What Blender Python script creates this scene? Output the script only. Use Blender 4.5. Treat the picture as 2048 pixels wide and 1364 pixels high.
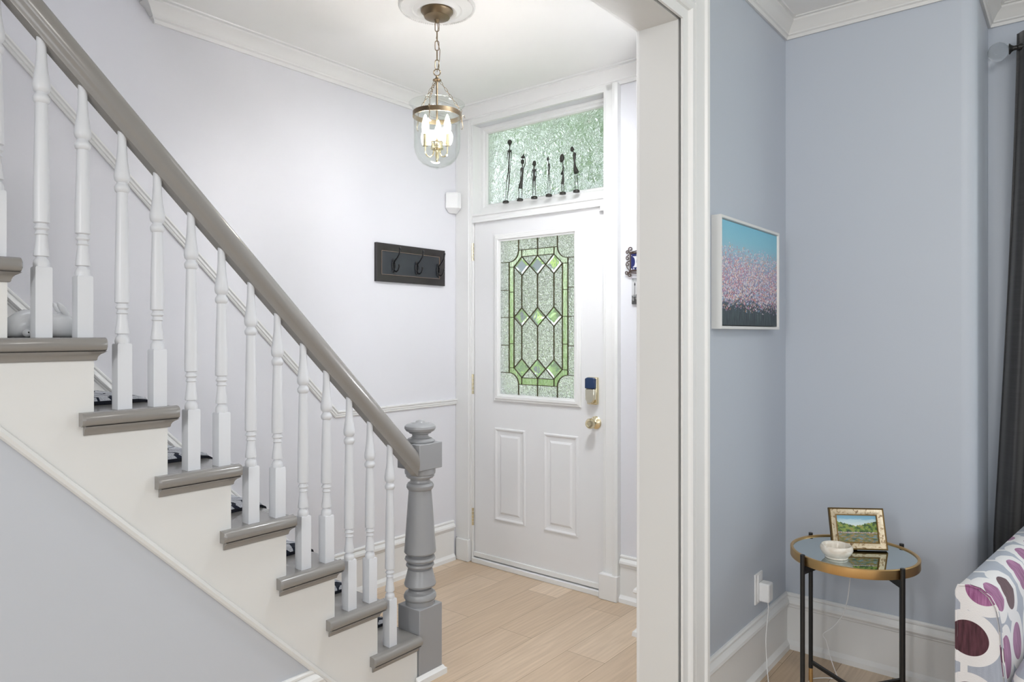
import bpy, bmesh, math, random
from mathutils import Vector, Matrix
PI = math.pi
random.seed(7)
for _o in list(bpy.data.objects):
    bpy.data.objects.remove(_o)
sc = bpy.context.scene
C = sc.collection

# ------------------------------------------------------------------ camera, world, lights, exposure
cam_d = bpy.data.cameras.new('camera')
cam = bpy.data.objects.new('camera', cam_d); C.objects.link(cam)
cam.location = (0, 0, 1.36)
cam.rotation_euler = (PI/2, 0, math.radians(38.917))
cam_d.sensor_width = 36.0
cam_d.lens = 1407/2048*36.0
cam_d.shift_y = -(682-668)/2048
cam_d.clip_start = 0.05
sc.camera = cam
sc.view_settings.view_transform = 'Standard'
sc.view_settings.look = 'None'
sc.view_settings.gamma = 1
sc.view_settings.exposure = 0.0
sc.view_settings.use_curve_mapping = False
world = bpy.data.worlds.new('overcast_sky'); sc.world = world
world.use_nodes = True
bgn = world.node_tree.nodes['Background']
bgn.inputs[0].default_value = (0.90, 0.95, 1.0, 1)
bgn.inputs[1].default_value = 1.7

def area(name, loc, target, sx, sy, power, col=(1, 1, 1), spread=180):
    d = bpy.data.lights.new(name, 'AREA'); d.shape = 'RECTANGLE'; d.size = sx; d.size_y = sy
    d.energy = power; d.color = col; d.spread = math.radians(spread)
    o = bpy.data.objects.new(name, d); C.objects.link(o); o.location = loc
    o.rotation_euler = (Vector(target)-Vector(loc)).to_track_quat('-Z', 'Y').to_euler()
    return o
area('rear_fill_light', (0.6, -3.5, 1.6), (0.2, 3.0, 1.3), 3.2, 1.9, 56, (0.92, 0.96, 1.0))  # added fill behind the camera; the rear wall has no window
area('side_fill_light', (3.3, -0.6, 1.6), (-2.0, 1.4, 1.5), 2.6, 1.7, 54, (0.92, 0.96, 1.0))  # added fill for faces turned right; no window in that wall
area('bay_daylight', (0.72, 3.80, 1.55), (0.45, 0.0, 1.1), 1.1, 1.5, 22, (0.90, 0.95, 1.0))
area('upstairs_light', (-2.45, 0.5, 4.7), (-2.45, 1.6, 0.5), 0.8, 1.6, 13, (0.93, 0.96, 1.0))
area('hall_fill_light', (-1.45, 2.18, 2.67), (-2.15, 2.9, 0.5), 0.4, 0.3, 17, (0.92, 0.96, 1.0), 140)  # unseen fill added above the frame to brighten door wall and hall floor
area('hall_ceiling_fill', (-1.24, 2.50, 1.25), (-1.85, 2.1, 2.71), 0.2, 0.2, 6, (0.96, 0.97, 1.0), 170)  # hidden fill behind the opening post, added to lift the hall ceiling
area('living_fill_light', (0.7, 0.9, 2.6), (-0.3, 2.6, 0.0), 0.6, 0.6, 16, (1, 0.98, 0.95))  # added fill for the floor and table corner; no fixture hangs here
sun_d = bpy.data.lights.new('outdoor_sun', 'SUN'); sun_d.energy = 10.0; sun_d.angle = math.radians(6); sun_d.color = (1, 0.98, 0.94)
sun = bpy.data.objects.new('outdoor_sun', sun_d); C.objects.link(sun); sun.location = (-6, 6, 9)
sun.rotation_euler = Vector((0.8, 0.22, -1.0)).to_track_quat('-Z', 'Y').to_euler()
area('camera_flash', (-0.5, -1.3, 1.95), (-0.7, 3.1, 0.8), 0.22, 0.22, 14, (1, 0.98, 0.95))

# ------------------------------------------------------------------ materials
def lin(c):
    c = c/255.0
    return c/12.92 if c <= 0.04045 else ((c+0.055)/1.055)**2.4
def rgb(r, g, b): return (lin(r), lin(g), lin(b), 1)

class NT:
    def __init__(s, name):
        s.m = bpy.data.materials.new(name); s.m.use_nodes = True
        s.t = s.m.node_tree; s.t.nodes.clear()
        s.out = s.t.nodes.new('ShaderNodeOutputMaterial')
    def n(s, typ, props=None, **ins):
        nd = s.t.nodes.new('ShaderNode'+typ)
        for k, v in (props or {}).items(): setattr(nd, k, v)
        for k, v in ins.items():
            key = int(k[1:]) if k[0] == 'i' and k[1:].isdigit() else k.replace('_', ' ')
            if isinstance(v, bpy.types.NodeSocket): s.t.links.new(v, nd.inputs[key])
            elif isinstance(v, bpy.types.Node): s.t.links.new(v.outputs[0], nd.inputs[key])
            else: nd.inputs[key].default_value = v
        return nd
    def ramp(s, fac, stops, interp='LINEAR'):
        nd = s.n('ValToRGB', None, i0=fac); r = nd.color_ramp; r.interpolation = interp
        while len(r.elements) < len(stops): r.elements.new(0.5)
        for e, (p, c) in zip(r.elements, stops): e.position = p; e.color = c if len(c) == 4 else (*c, 1)
        return nd.outputs[0]
    def mix(s, fac, a, b, mode='MIX'):
        nd = s.n('Mix', dict(data_type='RGBA', blend_type=mode))
        for i, v in ((0, fac), (6, a), (7, b)):
            if isinstance(v, bpy.types.NodeSocket): s.t.links.new(v, nd.inputs[i])
            else: nd.inputs[i].default_value = v
        return nd.outputs[2]
    def math(s, op, a, b=0.0, c=0.0):
        nd = s.n('Math', dict(operation=op))
        for i, v in enumerate((a, b, c)):
            if isinstance(v, bpy.types.NodeSocket): s.t.links.new(v, nd.inputs[i])
            else: nd.inputs[i].default_value = v
        return nd.outputs[0]
    def coords(s, kind='Object', scale=(1, 1, 1), loc=(0, 0, 0), rot=(0, 0, 0)):
        tc = s.n('TexCoord'); mp = s.n('Mapping', None, Vector=tc.outputs[kind])
        mp.inputs['Scale'].default_value = scale; mp.inputs['Location'].default_value = loc
        mp.inputs['Rotation'].default_value = rot
        return mp.outputs[0]
    def xyz(s, v):
        nd = s.n('SeparateXYZ', None, i0=v); return nd.outputs
    def bump(s, h, strength=0.1, dist=0.01):
        return s.n('Bump', None, Height=h, Strength=strength, Distance=dist).outputs[0]
    def done(s, sh):
        s.t.links.new(sh if isinstance(sh, bpy.types.NodeSocket) else sh.outputs[0], s.out.inputs[0]); return s.m

def paint(name, col, rough=0.5, bs=0.05, scale=60, var=0.02, coat=0.0, metal=0.0):
    t = NT(name)
    v = t.coords('Object')
    nz = t.n('TexNoise', None, Vector=v, Scale=scale, Detail=3.0)
    n2 = t.n('TexNoise', None, Vector=v, Scale=2.5, Detail=2.0)
    dk = tuple(c*(1-var*2) for c in col[:3])+(1,)
    base = t.mix(n2.outputs[0], dk, col)
    b = t.n('BsdfPrincipled', None, Base_Color=base, Roughness=rough, Metallic=metal, Coat_Weight=coat, Coat_Roughness=0.12,
            Normal=t.bump(nz.outputs[0], bs, 0.002))
    return t.done(b)
def metal(name, col, rough=0.25, var=0.1):
    t = NT(name)
    nz = t.n('TexNoise', None, Vector=t.coords('Object'), Scale=90.0, Detail=2.0)
    r = t.math('MULTIPLY_ADD', nz.outputs[0], var, rough)
    return t.done(t.n('BsdfPrincipled', None, Base_Color=col, Metallic=1.0, Roughness=r))
def thin_glass(name, tint=(1, 1, 1, 1), gloss=1.0):
    t = NT(name)
    lw = t.n('LayerWeight', None, Blend=0.5)
    fz = t.math('MULTIPLY_ADD', t.math('POWER', lw.outputs[1], 4.0), 0.45, 0.035)
    nz = t.n('TexNoise', None, Vector=t.coords('Object'), Scale=12.0)
    tr = t.n('BsdfTransparent', None, Color=t.mix(t.math('MULTIPLY', nz.outputs[0], 0.02), tint, (0.9, 0.9, 0.9, 1)))
    gl = t.n('BsdfGlossy', None, Roughness=0.02)
    f = t.math('MULTIPLY', fz, gloss)
    return t.done(t.n('MixShader', None, i0=f, i1=tr.outputs[0], i2=gl.outputs[0]))
def texture_glass(name, tint, scale, strength, kind='hammer', rough=0.03):
    t = NT(name)
    v = t.coords('Object')
    if kind == 'frost':
        wn = t.n('TexNoise', None, Vector=v, Scale=9.0, Detail=2.0)
        w = t.mix(0.12, v, wn.outputs[1])
        nz = t.n('TexVoronoi', dict(feature='DISTANCE_TO_EDGE'), Vector=w, Scale=scale)
        n2 = t.n('TexNoise', None, Vector=v, Scale=scale*1.5, Detail=2.5, Distortion=3.5)
        h = t.math('ADD', t.math('MULTIPLY', nz.outputs[0], 0.8), n2.outputs[0])
    elif kind == 'streak':
        v2 = t.coords('Object', scale=(3.0, 1, 0.45))
        h = t.n('TexNoise', None, Vector=v2, Scale=scale, Detail=3.0, Distortion=1.2).outputs[0]
    else:
        h = t.n('TexNoise', None, Vector=v, Scale=scale, Detail=2.5, Distortion=1.8).outputs[0]
    b = t.bump(h, strength, 0.015)
    g = t.n('BsdfGlass', None, Color=tint, Roughness=rough, IOR=1.4, Normal=b)
    tl = t.n('BsdfTranslucent', None, Color=tint, Normal=b)
    return t.done(t.n('MixShader', None, i0=0.15, i1=g.outputs[0], i2=tl.outputs[0]))
def emit(name, col, strength):
    t = NT(name)
    nz = t.n('TexNoise', None, Vector=t.coords('Object'), Scale=40.0)
    st = t.math('MULTIPLY_ADD', nz.outputs[0], strength*0.1, strength*0.95)
    return t.done(t.n('Emission', None, Color=col, Strength=st))

M = {}
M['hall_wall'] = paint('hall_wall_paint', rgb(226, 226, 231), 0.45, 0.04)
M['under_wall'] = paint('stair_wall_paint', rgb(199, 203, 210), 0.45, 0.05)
M['living_wall'] = paint('living_wall_paint', rgb(191, 198, 208), 0.45, 0.05)
M['ceiling'] = paint('ceiling_paint', rgb(243, 243, 241), 0.6, 0.04)
M['trim'] = paint('white_trim_paint', rgb(234, 234, 233), 0.35, 0.05)
M['cream'] = paint('warm_white_trim_paint', rgb(224, 224, 222), 0.4, 0.06)
M['baluster'] = paint('baluster_white_paint', rgb(217, 219, 223), 0.35, 0.08)
M['grey'] = paint('grey_stair_paint', rgb(139, 136, 132), 0.26, 0.12, 35, 0.02, 0.5)
M['newel'] = paint('grey_newel_paint', rgb(152, 153, 155), 0.3, 0.1, 35)
M['door'] = paint('door_white_paint', rgb(232, 232, 233), 0.35, 0.03)
M['black'] = paint('black_metal', rgb(28, 27, 26), 0.4, 0.05)
M['hook_black'] = paint('black_hook_iron', rgb(20, 20, 24), 0.3, 0.1)
M['rack'] = paint('dark_blue_black_wood', rgb(52, 56, 62), 0.3, 0.1, 20, 0.15)
M['rack_edge'] = paint('espresso_wood_edge', rgb(46, 42, 42), 0.2, 0.1, 20, 0.15)
M['worn'] = paint('worn_tan_edge', rgb(150, 128, 112), 0.4, 0.1)
M['iron'] = paint('rusty_wrought_iron', rgb(66, 48, 42), 0.45, 0.3)
M['bronze'] = paint('dark_bronze', rgb(42, 40, 34), 0.5, 0.3)
M['brass'] = metal('polished_brass', rgb(234, 222, 188), 0.16)
M['antique'] = metal('antique_brass', rgb(128, 112, 90), 0.3)
M['gold'] = metal('brushed_gold', rgb(216, 178, 122), 0.3)
M['silver'] = metal('pale_brass_cover', rgb(232, 226, 205), 0.14)
M['mirror'] = metal('mirror_silver', rgb(196, 206, 206), 0.01, 0.0)
M['navy'] = paint('dark_blue_plastic', rgb(34, 56, 92), 0.15, 0.0)
M['plastic'] = paint('white_plastic', rgb(236, 236, 236), 0.3, 0.0)
M['ceramic'] = paint('white_ceramic', rgb(240, 241, 243), 0.18, 0.0)
M['bulb'] = emit('warm_bulb', (1, 0.95, 0.90, 1), 150)
M['lead'] = metal('antique_brass_came', rgb(92, 84, 64), 0.4)
M['shade_glass'] = thin_glass('clear_glass_shade', (0.97, 0.98, 0.97, 1), 1.0)
M['clear'] = thin_glass('clear_window_glass', (0.97, 0.99, 0.98, 1), 0.8)
M['glue'] = texture_glass('glue_chip_glass', (1, 1, 1, 1), 70, 1.0)
M['jade'] = texture_glass('green_streaky_glass', (0.92, 0.97, 0.85, 1), 26, 0.45, 'streak')
M['bevel'] = texture_glass('bevelled_clear_glass', (0.97, 0.98, 0.99, 1), 6, 0.1)
M['frost'] = texture_glass('ice_pattern_glass', (0.97, 0.99, 0.985, 1), 11, 0.6, 'frost')
M['grass'] = paint('lawn_green', rgb(96, 140, 62), 0.9, 0.6, 25, 0.25)
M['concrete'] = paint('pale_concrete', rgb(190, 188, 182), 0.85, 0.3)
M['soffit'] = paint('grey_green_porch_paint', rgb(176, 188, 182), 0.6, 0.05)
M['bark'] = paint('tree_bark', rgb(70, 62, 54), 0.9, 0.8)
M['car'] = paint('dark_slate_paint', rgb(50, 58, 70), 0.3, 0.0)
M['brick'] = paint('pale_house_render', rgb(104, 114, 128), 0.8, 0.1)
M['roof'] = paint('slate_roof', rgb(82, 88, 96), 0.8, 0.3)

def floor_mat():
    t = NT('light_oak_planks')
    v = t.coords('Object', loc=(0, 0.006, 0), rot=(0, 0, PI/2))
    # brick texture rows run along X of the mapped vector, so the vector is (Y, -X)
    bk = t.n('TexBrick', dict(offset=0.37, offset_frequency=2, squash=1.0), Vector=v)
    bk.inputs['Scale'].default_value = 1.0
    bk.inputs['Brick Width'].default_value = 1.25
    bk.inputs['Row Height'].default_value = 0.19
    bk.inputs['Mortar Size'].default_value = 0.0011
    bk.inputs['Mortar Smooth'].default_value = 0.2
    bk.inputs['Bias'].default_value = 0.0
    bk.inputs['Color1'].default_value = rgb(226, 205, 180)
    bk.inputs['Color2'].default_value = rgb(196, 172, 144)
    bk.inputs['Mortar'].default_value = rgb(120, 94, 68)
    g = t.n('TexNoise', None, Vector=t.coords('Object', scale=(26, 1.6, 1)), Scale=2.2, Detail=6.0, Distortion=0.8)
    gw = t.n('TexWave', dict(wave_type='BANDS', bands_direction='X'), Vector=t.coords('Object', scale=(5, 0.35, 1)), Scale=3.0, Distortion=7.0, Detail=3.0)
    col = t.mix(t.math('MULTIPLY', t.ramp(g.outputs[0], [(0.3, (0, 0, 0)), (0.75, (1, 1, 1))]), 0.42), bk.outputs[0], rgb(160, 136, 110))
    col = t.mix(t.math('MULTIPLY', gw.outputs[1], 0.10), col, rgb(150, 120, 92))
    kn = t.n('TexVoronoi', None, Vector=t.coords('Object', scale=(1.6, 0.8, 1)), Scale=1.3)
    kf = t.ramp(kn.outputs[0], [(0.0, (1, 1, 1)), (0.035, (0, 0, 0))])
    col = t.mix(t.math('MULTIPLY', kf, 0.5), col, rgb(96, 72, 54))
    bmp = t.bump(t.math('MULTIPLY_ADD', g.outputs[0], 0.2, bk.outputs[1]), 0.12, -0.001)
    return t.done(t.n('BsdfPrincipled', None, Base_Color=col, Roughness=0.28, Normal=bmp))
M['floor'] = floor_mat()

def meadow_mat():
    t = NT('speckled_meadow_painting')
    v = t.coords('Generated')
    x, y, z = t.xyz(v)
    zz = z
    nzb = t.n('TexNoise', None, Vector=v, Scale=5.0, Detail=3.0)
    sky = t.ramp(zz, [(0.0, rgb(30, 38, 48)), (0.18, rgb(46, 58, 70)), (0.26, rgb(92, 98, 116)), (0.5, rgb(150, 146, 168)), (0.70, rgb(154, 190, 208)), (0.85, rgb(134, 194, 214)), (1.0, rgb(124, 190, 214))])
    streak = t.n('TexNoise', None, Vector=t.coords('Generated', scale=(1, 95, 5)), Scale=1.0, Detail=4.0)
    stf = t.math('MULTIPLY', t.ramp(streak.outputs[0], [(0.45, (0, 0, 0)), (0.7, (1, 1, 1))]), t.ramp(zz, [(0.1, (0.6, 0.6, 0.6)), (0.3, (0, 0, 0))]))
    base = t.mix(stf, sky, rgb(104, 126, 122))
    col = base
    for k, (sc_, thr) in enumerate((((1, 62, 40), 0.44), ((1, 80, 52), 0.42), ((1, 72, 46), 0.44), ((1, 92, 60), 0.42))):
        vo = t.n('TexVoronoi', None, Vector=t.coords('Generated', scale=sc_, loc=(0, k*3.3, k*1.7)), Scale=1.0)
        dot = t.math('LESS_THAN', vo.outputs[0], thr)
        cr, cg, cb = t.xyz(vo.outputs[1])
        pal = t.ramp(cr, [(0.0, rgb(226, 214, 216)), (0.2, rgb(176, 150, 190)), (0.36, rgb(98, 96, 156)), (0.5, rgb(222, 190, 170)), (0.64, rgb(206, 160, 120)), (0.78, rgb(196, 120, 140)), (0.88, rgb(150, 176, 206)), (1.0, rgb(240, 236, 232))], 'CONSTANT')
        dens = t.ramp(t.math('ADD', zz, t.math('MULTIPLY_ADD', nzb.outputs[0], 0.12, -0.06)), [(0.10, (0, 0, 0)), (0.22, (0.35, 0.35, 0.35)), (0.30, (0.95, 0.95, 0.95)), (0.55, (0.95, 0.95, 0.95)), (0.68, (0.5, 0.5, 0.5)), (0.80, (0, 0, 0))])
        on = t.math('MULTIPLY', dot, t.math('LESS_THAN', cg, dens))
        col = t.mix(on, col, pal)
    return t.done(t.n('BsdfPrincipled', None, Base_Color=col, Roughness=0.55, Normal=t.bump(t.n('TexNoise', None, Vector=v, Scale=90.0).outputs[0], 0.2, 0.002)))
M['meadow'] = meadow_mat()

def lake_mat():
    t = NT('lake_landscape_painting')
    v = t.coords('UV')
    x, y, z = t.xyz(v)
    n1 = t.n('TexNoise', None, Vector=v, Scale=9.0, Detail=4.0)
    n2 = t.n('TexNoise', None, Vector=t.coords('UV', scale=(2, 9, 1)), Scale=3.0, Detail=3.0)
    n3 = t.n('TexNoise', None, Vector=v, Scale=22.0, Detail=3.0)
    sky = t.ramp(t.math('ADD', y, t.math('MULTIPLY', n2.outputs[0], 0.25)), [(0.75, rgb(214, 226, 226)), (0.95, rgb(180, 208, 216)), (1.2 if False else 1.0, rgb(128, 178, 204))])
    side = t.math('ABSOLUTE', t.math('SUBTRACT', x, 0.47))
    treeline = t.math('ADD', t.math('MULTIPLY_ADD', side, 0.35, 0.60), t.math('MULTIPLY_ADD', n3.outputs[0], 0.14, -0.07))
    istree = t.math('LESS_THAN', y, treeline)
    tree = t.ramp(n1.outputs[0], [(0.30, rgb(34, 52, 32)), (0.45, rgb(70, 100, 44)), (0.55, rgb(130, 154, 62)), (0.66, rgb(150, 132, 74)), (0.8, rgb(60, 84, 44))])
    col = t.mix(istree, sky, tree)
    bank = t.math('LESS_THAN', y, t.math('MULTIPLY_ADD', n3.outputs[0], 0.10, 0.33))
    col = t.mix(bank, col, t.ramp(n3.outputs[0], [(0.4, rgb(150, 112, 100)), (0.6, rgb(196, 190, 196))]))
    wat = t.math('LESS_THAN', y, t.math('MULTIPLY_ADD', n1.outputs[0], 0.03, 0.33))
    water = t.ramp(n2.outputs[0], [(0.32, rgb(40, 84, 96)), (0.44, rgb(96, 112, 52)), (0.52, rgb(164, 130, 70)), (0.6, rgb(66, 118, 134)), (0.72, rgb(168, 204, 214))])
    col = t.mix(wat, col, water)
    return t.done(t.n('BsdfPrincipled', None, Base_Color=col, Roughness=0.4))
M['lake'] = lake_mat()

def frame_mat():
    t = NT('aged_gilt_cream_frame')
    v = t.coords('Object')
    nz = t.n('TexNoise', None, Vector=v, Scale=55.0, Detail=4.0, Distortion=1.5)
    col = t.ramp(nz.outputs[0], [(0.30, rgb(96, 74, 52)), (0.37, rgb(164, 138, 104)), (0.44, rgb(214, 196, 164)), (0.75, rgb(226, 214, 190))])
    return t.done(t.n('BsdfPrincipled', None, Base_Color=col, Roughness=0.3, Metallic=0.3))
M['gilt'] = frame_mat()
M['gilt_dark'] = metal('dark_gilt_edge', rgb(124, 100, 62), 0.4)

def sofa_mat():
    t = NT('purple_circle_upholstery')
    v = t.coords('UV')
    vo = t.n('TexVoronoi', None, Vector=v, Scale=6.6, Randomness=0.32)
    d = vo.outputs[0]; cr, cg, cb = t.xyz(vo.outputs[1])
    thread = t.n('TexNoise', None, Vector=t.coords('UV', scale=(70, 8, 1)), Scale=2.0, Detail=3.0)
    burg = t.ramp(thread.outputs[0], [(0.3, rgb(58, 26, 34)), (0.7, rgb(96, 54, 66))])
    purp = t.ramp(thread.outputs[0], [(0.3, rgb(118, 58, 104)), (0.7, rgb(176, 118, 160))])
    blob = t.mix(t.math('GREATER_THAN', cr, 0.42), burg, purp)
    rad = t.math('MULTIPLY_ADD', cg, 0.08, 0.30)
    grey = t.mix(thread.outputs[0], rgb(150, 156, 170), rgb(176, 182, 194))
    col = t.mix(t.math('LESS_THAN', d, t.math('ADD', rad, 0.18)), grey, rgb(228, 226, 226))
    x, y, z = t.xyz(v)
    band = t.math('LESS_THAN', t.math('PINGPONG', t.math('MULTIPLY', x, 6.6), 0.5), 0.06)
    col = t.mix(t.math('MULTIPLY', band, t.math('GREATER_THAN', d, rad)), col, rgb(228, 226, 226))
    col = t.mix(t.math('LESS_THAN', d, rad), col, blob)
    we = t.n('TexNoise', None, Vector=v, Scale=260.0, Detail=2.0)
    return t.done(t.n('BsdfPrincipled', None, Base_Color=col, Roughness=0.85, Sheen_Weight=0.2, Normal=t.bump(we.outputs[0], 0.4, 0.002)))
M['sofa'] = sofa_mat()

def mat_pile():
    t = NT('patterned_stair_mat_pile')
    v = t.coords('Object')
    x, y, z = t.xyz(v)
    nz = t.n('TexNoise', None, Vector=v, Scale=7.0, Detail=1.0)
    w = t.mix(0.12, v, nz.outputs[1])
    vo = t.n('TexVoronoi', dict(feature='DISTANCE_TO_EDGE'), Vector=w, Scale=13.0)
    ln = t.math('LESS_THAN', vo.outputs[0], 0.05)
    sp = t.n('TexNoise', None, Vector=v, Scale=220.0)
    col = t.mix(ln, t.mix(sp.outputs[0], rgb(150, 152, 160), rgb(226, 228, 234)), rgb(22, 30, 48))
    return t.done(t.n('BsdfPrincipled', None, Base_Color=col, Roughness=0.95, Normal=t.bump(sp.outputs[0], 1.0, 0.004)))
M['mat_pile'] = mat_pile()
M['mat_edge'] = paint('navy_black_binding', rgb(20, 24, 36), 0.9, 1.0, 220)

def curtain_mat():
    t = NT('charcoal_slub_curtain')
    v = t.coords('Object', scale=(8, 8, 160))
    nz = t.n('TexNoise', None, Vector=v, Scale=1.0, Detail=3.0)
    col = t.mix(nz.outputs[0], rgb(38, 38, 40), rgb(62, 62, 64))
    return t.done(t.n('BsdfPrincipled', None, Base_Color=col, Roughness=0.55, Sheen_Weight=0.3, Normal=t.bump(nz.outputs[0], 0.25, 0.002)))
M['curtain'] = curtain_mat()

def marble_mat():
    t = NT('cream_stone')
    nz = t.n('TexNoise', None, Vector=t.coords('Object'), Scale=25.0, Detail=5.0, Distortion=1.5)
    col = t.ramp(nz.outputs[0], [(0.3, rgb(214, 202, 186)), (0.6, rgb(238, 232, 222))])
    return t.done(t.n('BsdfPrincipled', None, Base_Color=col, Roughness=0.2, Subsurface_Weight=0.1, Subsurface_Radius=(0.01, 0.01, 0.01)))
M['stone'] = marble_mat()

def leaf_mat(name, a, b):
    t = NT(name)
    g = t.n('NewGeometry')
    col = t.mix(g.outputs['Random Per Island'], a, b)
    p = t.n('BsdfPrincipled', None, Base_Color=col, Roughness=0.6)
    tl = t.n('BsdfTranslucent', None, Color=col)
    return t.done(t.n('MixShader', None, i0=0.4, i1=p.outputs[0], i2=tl.outputs[0]))
M['leaf'] = leaf_mat('bright_green_leaves', rgb(96, 150, 50), rgb(178, 206, 92))
M['leaf2'] = leaf_mat('deep_green_leaves', rgb(50, 96, 50), rgb(120, 160, 90))

def bw_mat():
    t = NT('black_and_white_print')
    x, y, z = t.xyz(t.coords('Generated'))
    nz = t.n('TexNoise', None, Vector=t.coords('Generated'), Scale=9.0, Detail=4.0)
    col = t.ramp(t.math('ADD', z, t.math('MULTIPLY_ADD', nz.outputs[0], 0.3, -0.15)), [(0.0, rgb(60, 60, 60)), (0.14, rgb(80, 80, 80)), (0.16, rgb(150, 150, 150)), (0.3, rgb(90, 90, 92)), (0.36, rgb(196, 196, 198)), (0.8, rgb(202, 202, 204)), (1.0, rgb(128, 128, 130))])
    return t.done(t.n('BsdfPrincipled', None, Base_Color=col, Roughness=0.5))
M['bw'] = bw_mat()
M['ink'] = paint('print_dark_grey', rgb(58, 58, 60), 0.5, 0)
M['tile'] = paint('white_glazed_tile', rgb(230, 230, 234), 0.15, 0)
def tile_border():
    t = NT('blue_border_with_white_dots')
    vo = t.n('TexVoronoi', None, Vector=t.coords('Object'), Scale=75.0, Randomness=0.3)
    col = t.mix(t.math('LESS_THAN', vo.outputs[0], 0.30), rgb(40, 46, 96), rgb(210, 212, 222))
    return t.done(t.n('BsdfPrincipled', None, Base_Color=col, Roughness=0.2))
M['tile_border'] = tile_border()
M['tile_blue'] = paint('cobalt_glaze', rgb(44, 52, 110), 0.15, 0.1, 60, 0.2)

# ------------------------------------------------------------------ geometry helpers
def bm_new(): return bmesh.new()
def box(bm, x0, x1, y0, y1, z0, z1):
    vs = [bm.verts.new((x, y, z)) for x in (x0, x1) for y in (y0, y1) for z in (z0, z1)]
    for f in ((0, 1, 3, 2), (4, 6, 7, 5), (0, 4, 5, 1), (2, 3, 7, 6), (0, 2, 6, 4), (1, 5, 7, 3)):
        bm.faces.new([vs[i] for i in f])
    return vs
def obox(bm, c, ax, ay, az):
    c, ax, ay, az = map(Vector, (c, ax, ay, az))
    vs = [bm.verts.new(c+i*ax+j*ay+k*az) for i in (-1, 1) for j in (-1, 1) for k in (-1, 1)]
    for f in ((0, 1, 3, 2), (4, 6, 7, 5), (0, 4, 5, 1), (2, 3, 7, 6), (0, 2, 6, 4), (1, 5, 7, 3)):
        bm.faces.new([vs[i] for i in f])
def loft(bm, rings, closed_ring=True, cap=True, closed_path=False):
    vr = [[bm.verts.new(p) for p in r] for r in rings]
    n = len(vr[0]); m = len(vr)
    for i in range(m if closed_path else m-1):
        a, b = vr[i], vr[(i+1) % m]
        for j in range(n if closed_ring else n-1):
            k = (j+1) % n
            try: bm.faces.new((a[j], a[k], b[k], b[j]))
            except ValueError: pass
    if cap and not closed_path:
        for r in (vr[0], vr[-1]):
            try: bm.faces.new(r)
            except ValueError: pass
    return vr
def lathe(bm, prof, c=(0, 0, 0), seg=24, axis='Z', sx=1.0, sy=1.0, ring_=False):
    rings = []
    for r, z in prof:
        ring = []
        for i in range(seg):
            a = 2*PI*i/seg; p = (r*math.cos(a)*sx, r*math.sin(a)*sy, z)
            if axis == 'Y': p = (p[0], p[2], p[1])
            if axis == 'X': p = (p[2], p[0], p[1])
            ring.append((p[0]+c[0], p[1]+c[1], p[2]+c[2]))
        rings.append(ring)
    loft(bm, rings, closed_path=ring_)
def tube(bm, pts, r, seg=8, closed=False):
    pts = [Vector(p) for p in pts]; n = len(pts)
    rad = r if isinstance(r, (list, tuple)) else [r]*n
    rings = []; up = None
    for i, p in enumerate(pts):
        if closed: t = pts[(i+1) % n]-pts[i-1]
        else: t = pts[min(i+1, n-1)]-pts[max(i-1, 0)]
        t.normalize()
        if up is None:
            up = Vector((0, 0, 1)) if abs(t.z) < 0.9 else Vector((1, 0, 0))
        s = t.cross(up)
        if s.length < 1e-5: s = t.cross(Vector((0, 1, 0)))
        s.normalize(); up = s.cross(t).normalized()
        rings.append([p+rad[i]*(math.cos(2*PI*k/seg)*s+math.sin(2*PI*k/seg)*up) for k in range(seg)])
    loft(bm, rings, closed_path=closed)
def ball(bm, c, rx, ry=None, rz=None, seg=16):
    ry = ry or rx; rz = rz or rx
    k = seg//2
    prof = [(max(math.sin(PI*i/k), 0.001), -math.cos(PI*i/k)) for i in range(k+1)]
    rings = [[(c[0]+r*math.cos(2*PI*j/seg)*rx, c[1]+r*math.sin(2*PI*j/seg)*ry, c[2]+z*rz) for j in range(seg)] for r, z in prof]
    loft(bm, rings)
def sweep(bm, prof, pts, fixed, sign=1, closed=False):
    """prof = [(a, b)]: a runs along the fixed axis, b along the mitred normal of the path."""
    fx = Vector(fixed).normalized(); pts = [Vector(p) for p in pts]; n = len(pts); rings = []
    for i, p in enumerate(pts):
        if closed: t0 = (p-pts[i-1]).normalized(); t1 = (pts[(i+1) % n]-p).normalized()
        else:
            t0 = (p-pts[i-1]).normalized() if i else None
            t1 = (pts[i+1]-p).normalized() if i < n-1 else None
            t0 = t0 or t1; t1 = t1 or t0
        n0 = t0.cross(fx).normalized()*sign; n1 = t1.cross(fx).normalized()*sign
        mv = (n0+n1).normalized(); mv = mv/max(mv.dot(n0), 0.2)
        rings.append([p+a*fx+b*mv for a, b in prof])
    loft(bm, rings, closed_path=closed)
def extrude_poly(bm, poly, axis, a0, a1):
    """poly in the plane of the two other axes, in XYZ order."""
    def P(u, v, w): return {'X': (w, u, v), 'Y': (u, w, v), 'Z': (u, v, w)}[axis]
    A = [bm.verts.new(P(u, v, a0)) for u, v in poly]; B = [bm.verts.new(P(u, v, a1)) for u, v in poly]
    bm.faces.new(A); bm.faces.new(B[::-1])
    for i in range(len(poly)):
        k = (i+1) % len(poly); bm.faces.new((A[i], B[i], B[k], A[k]))

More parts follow.
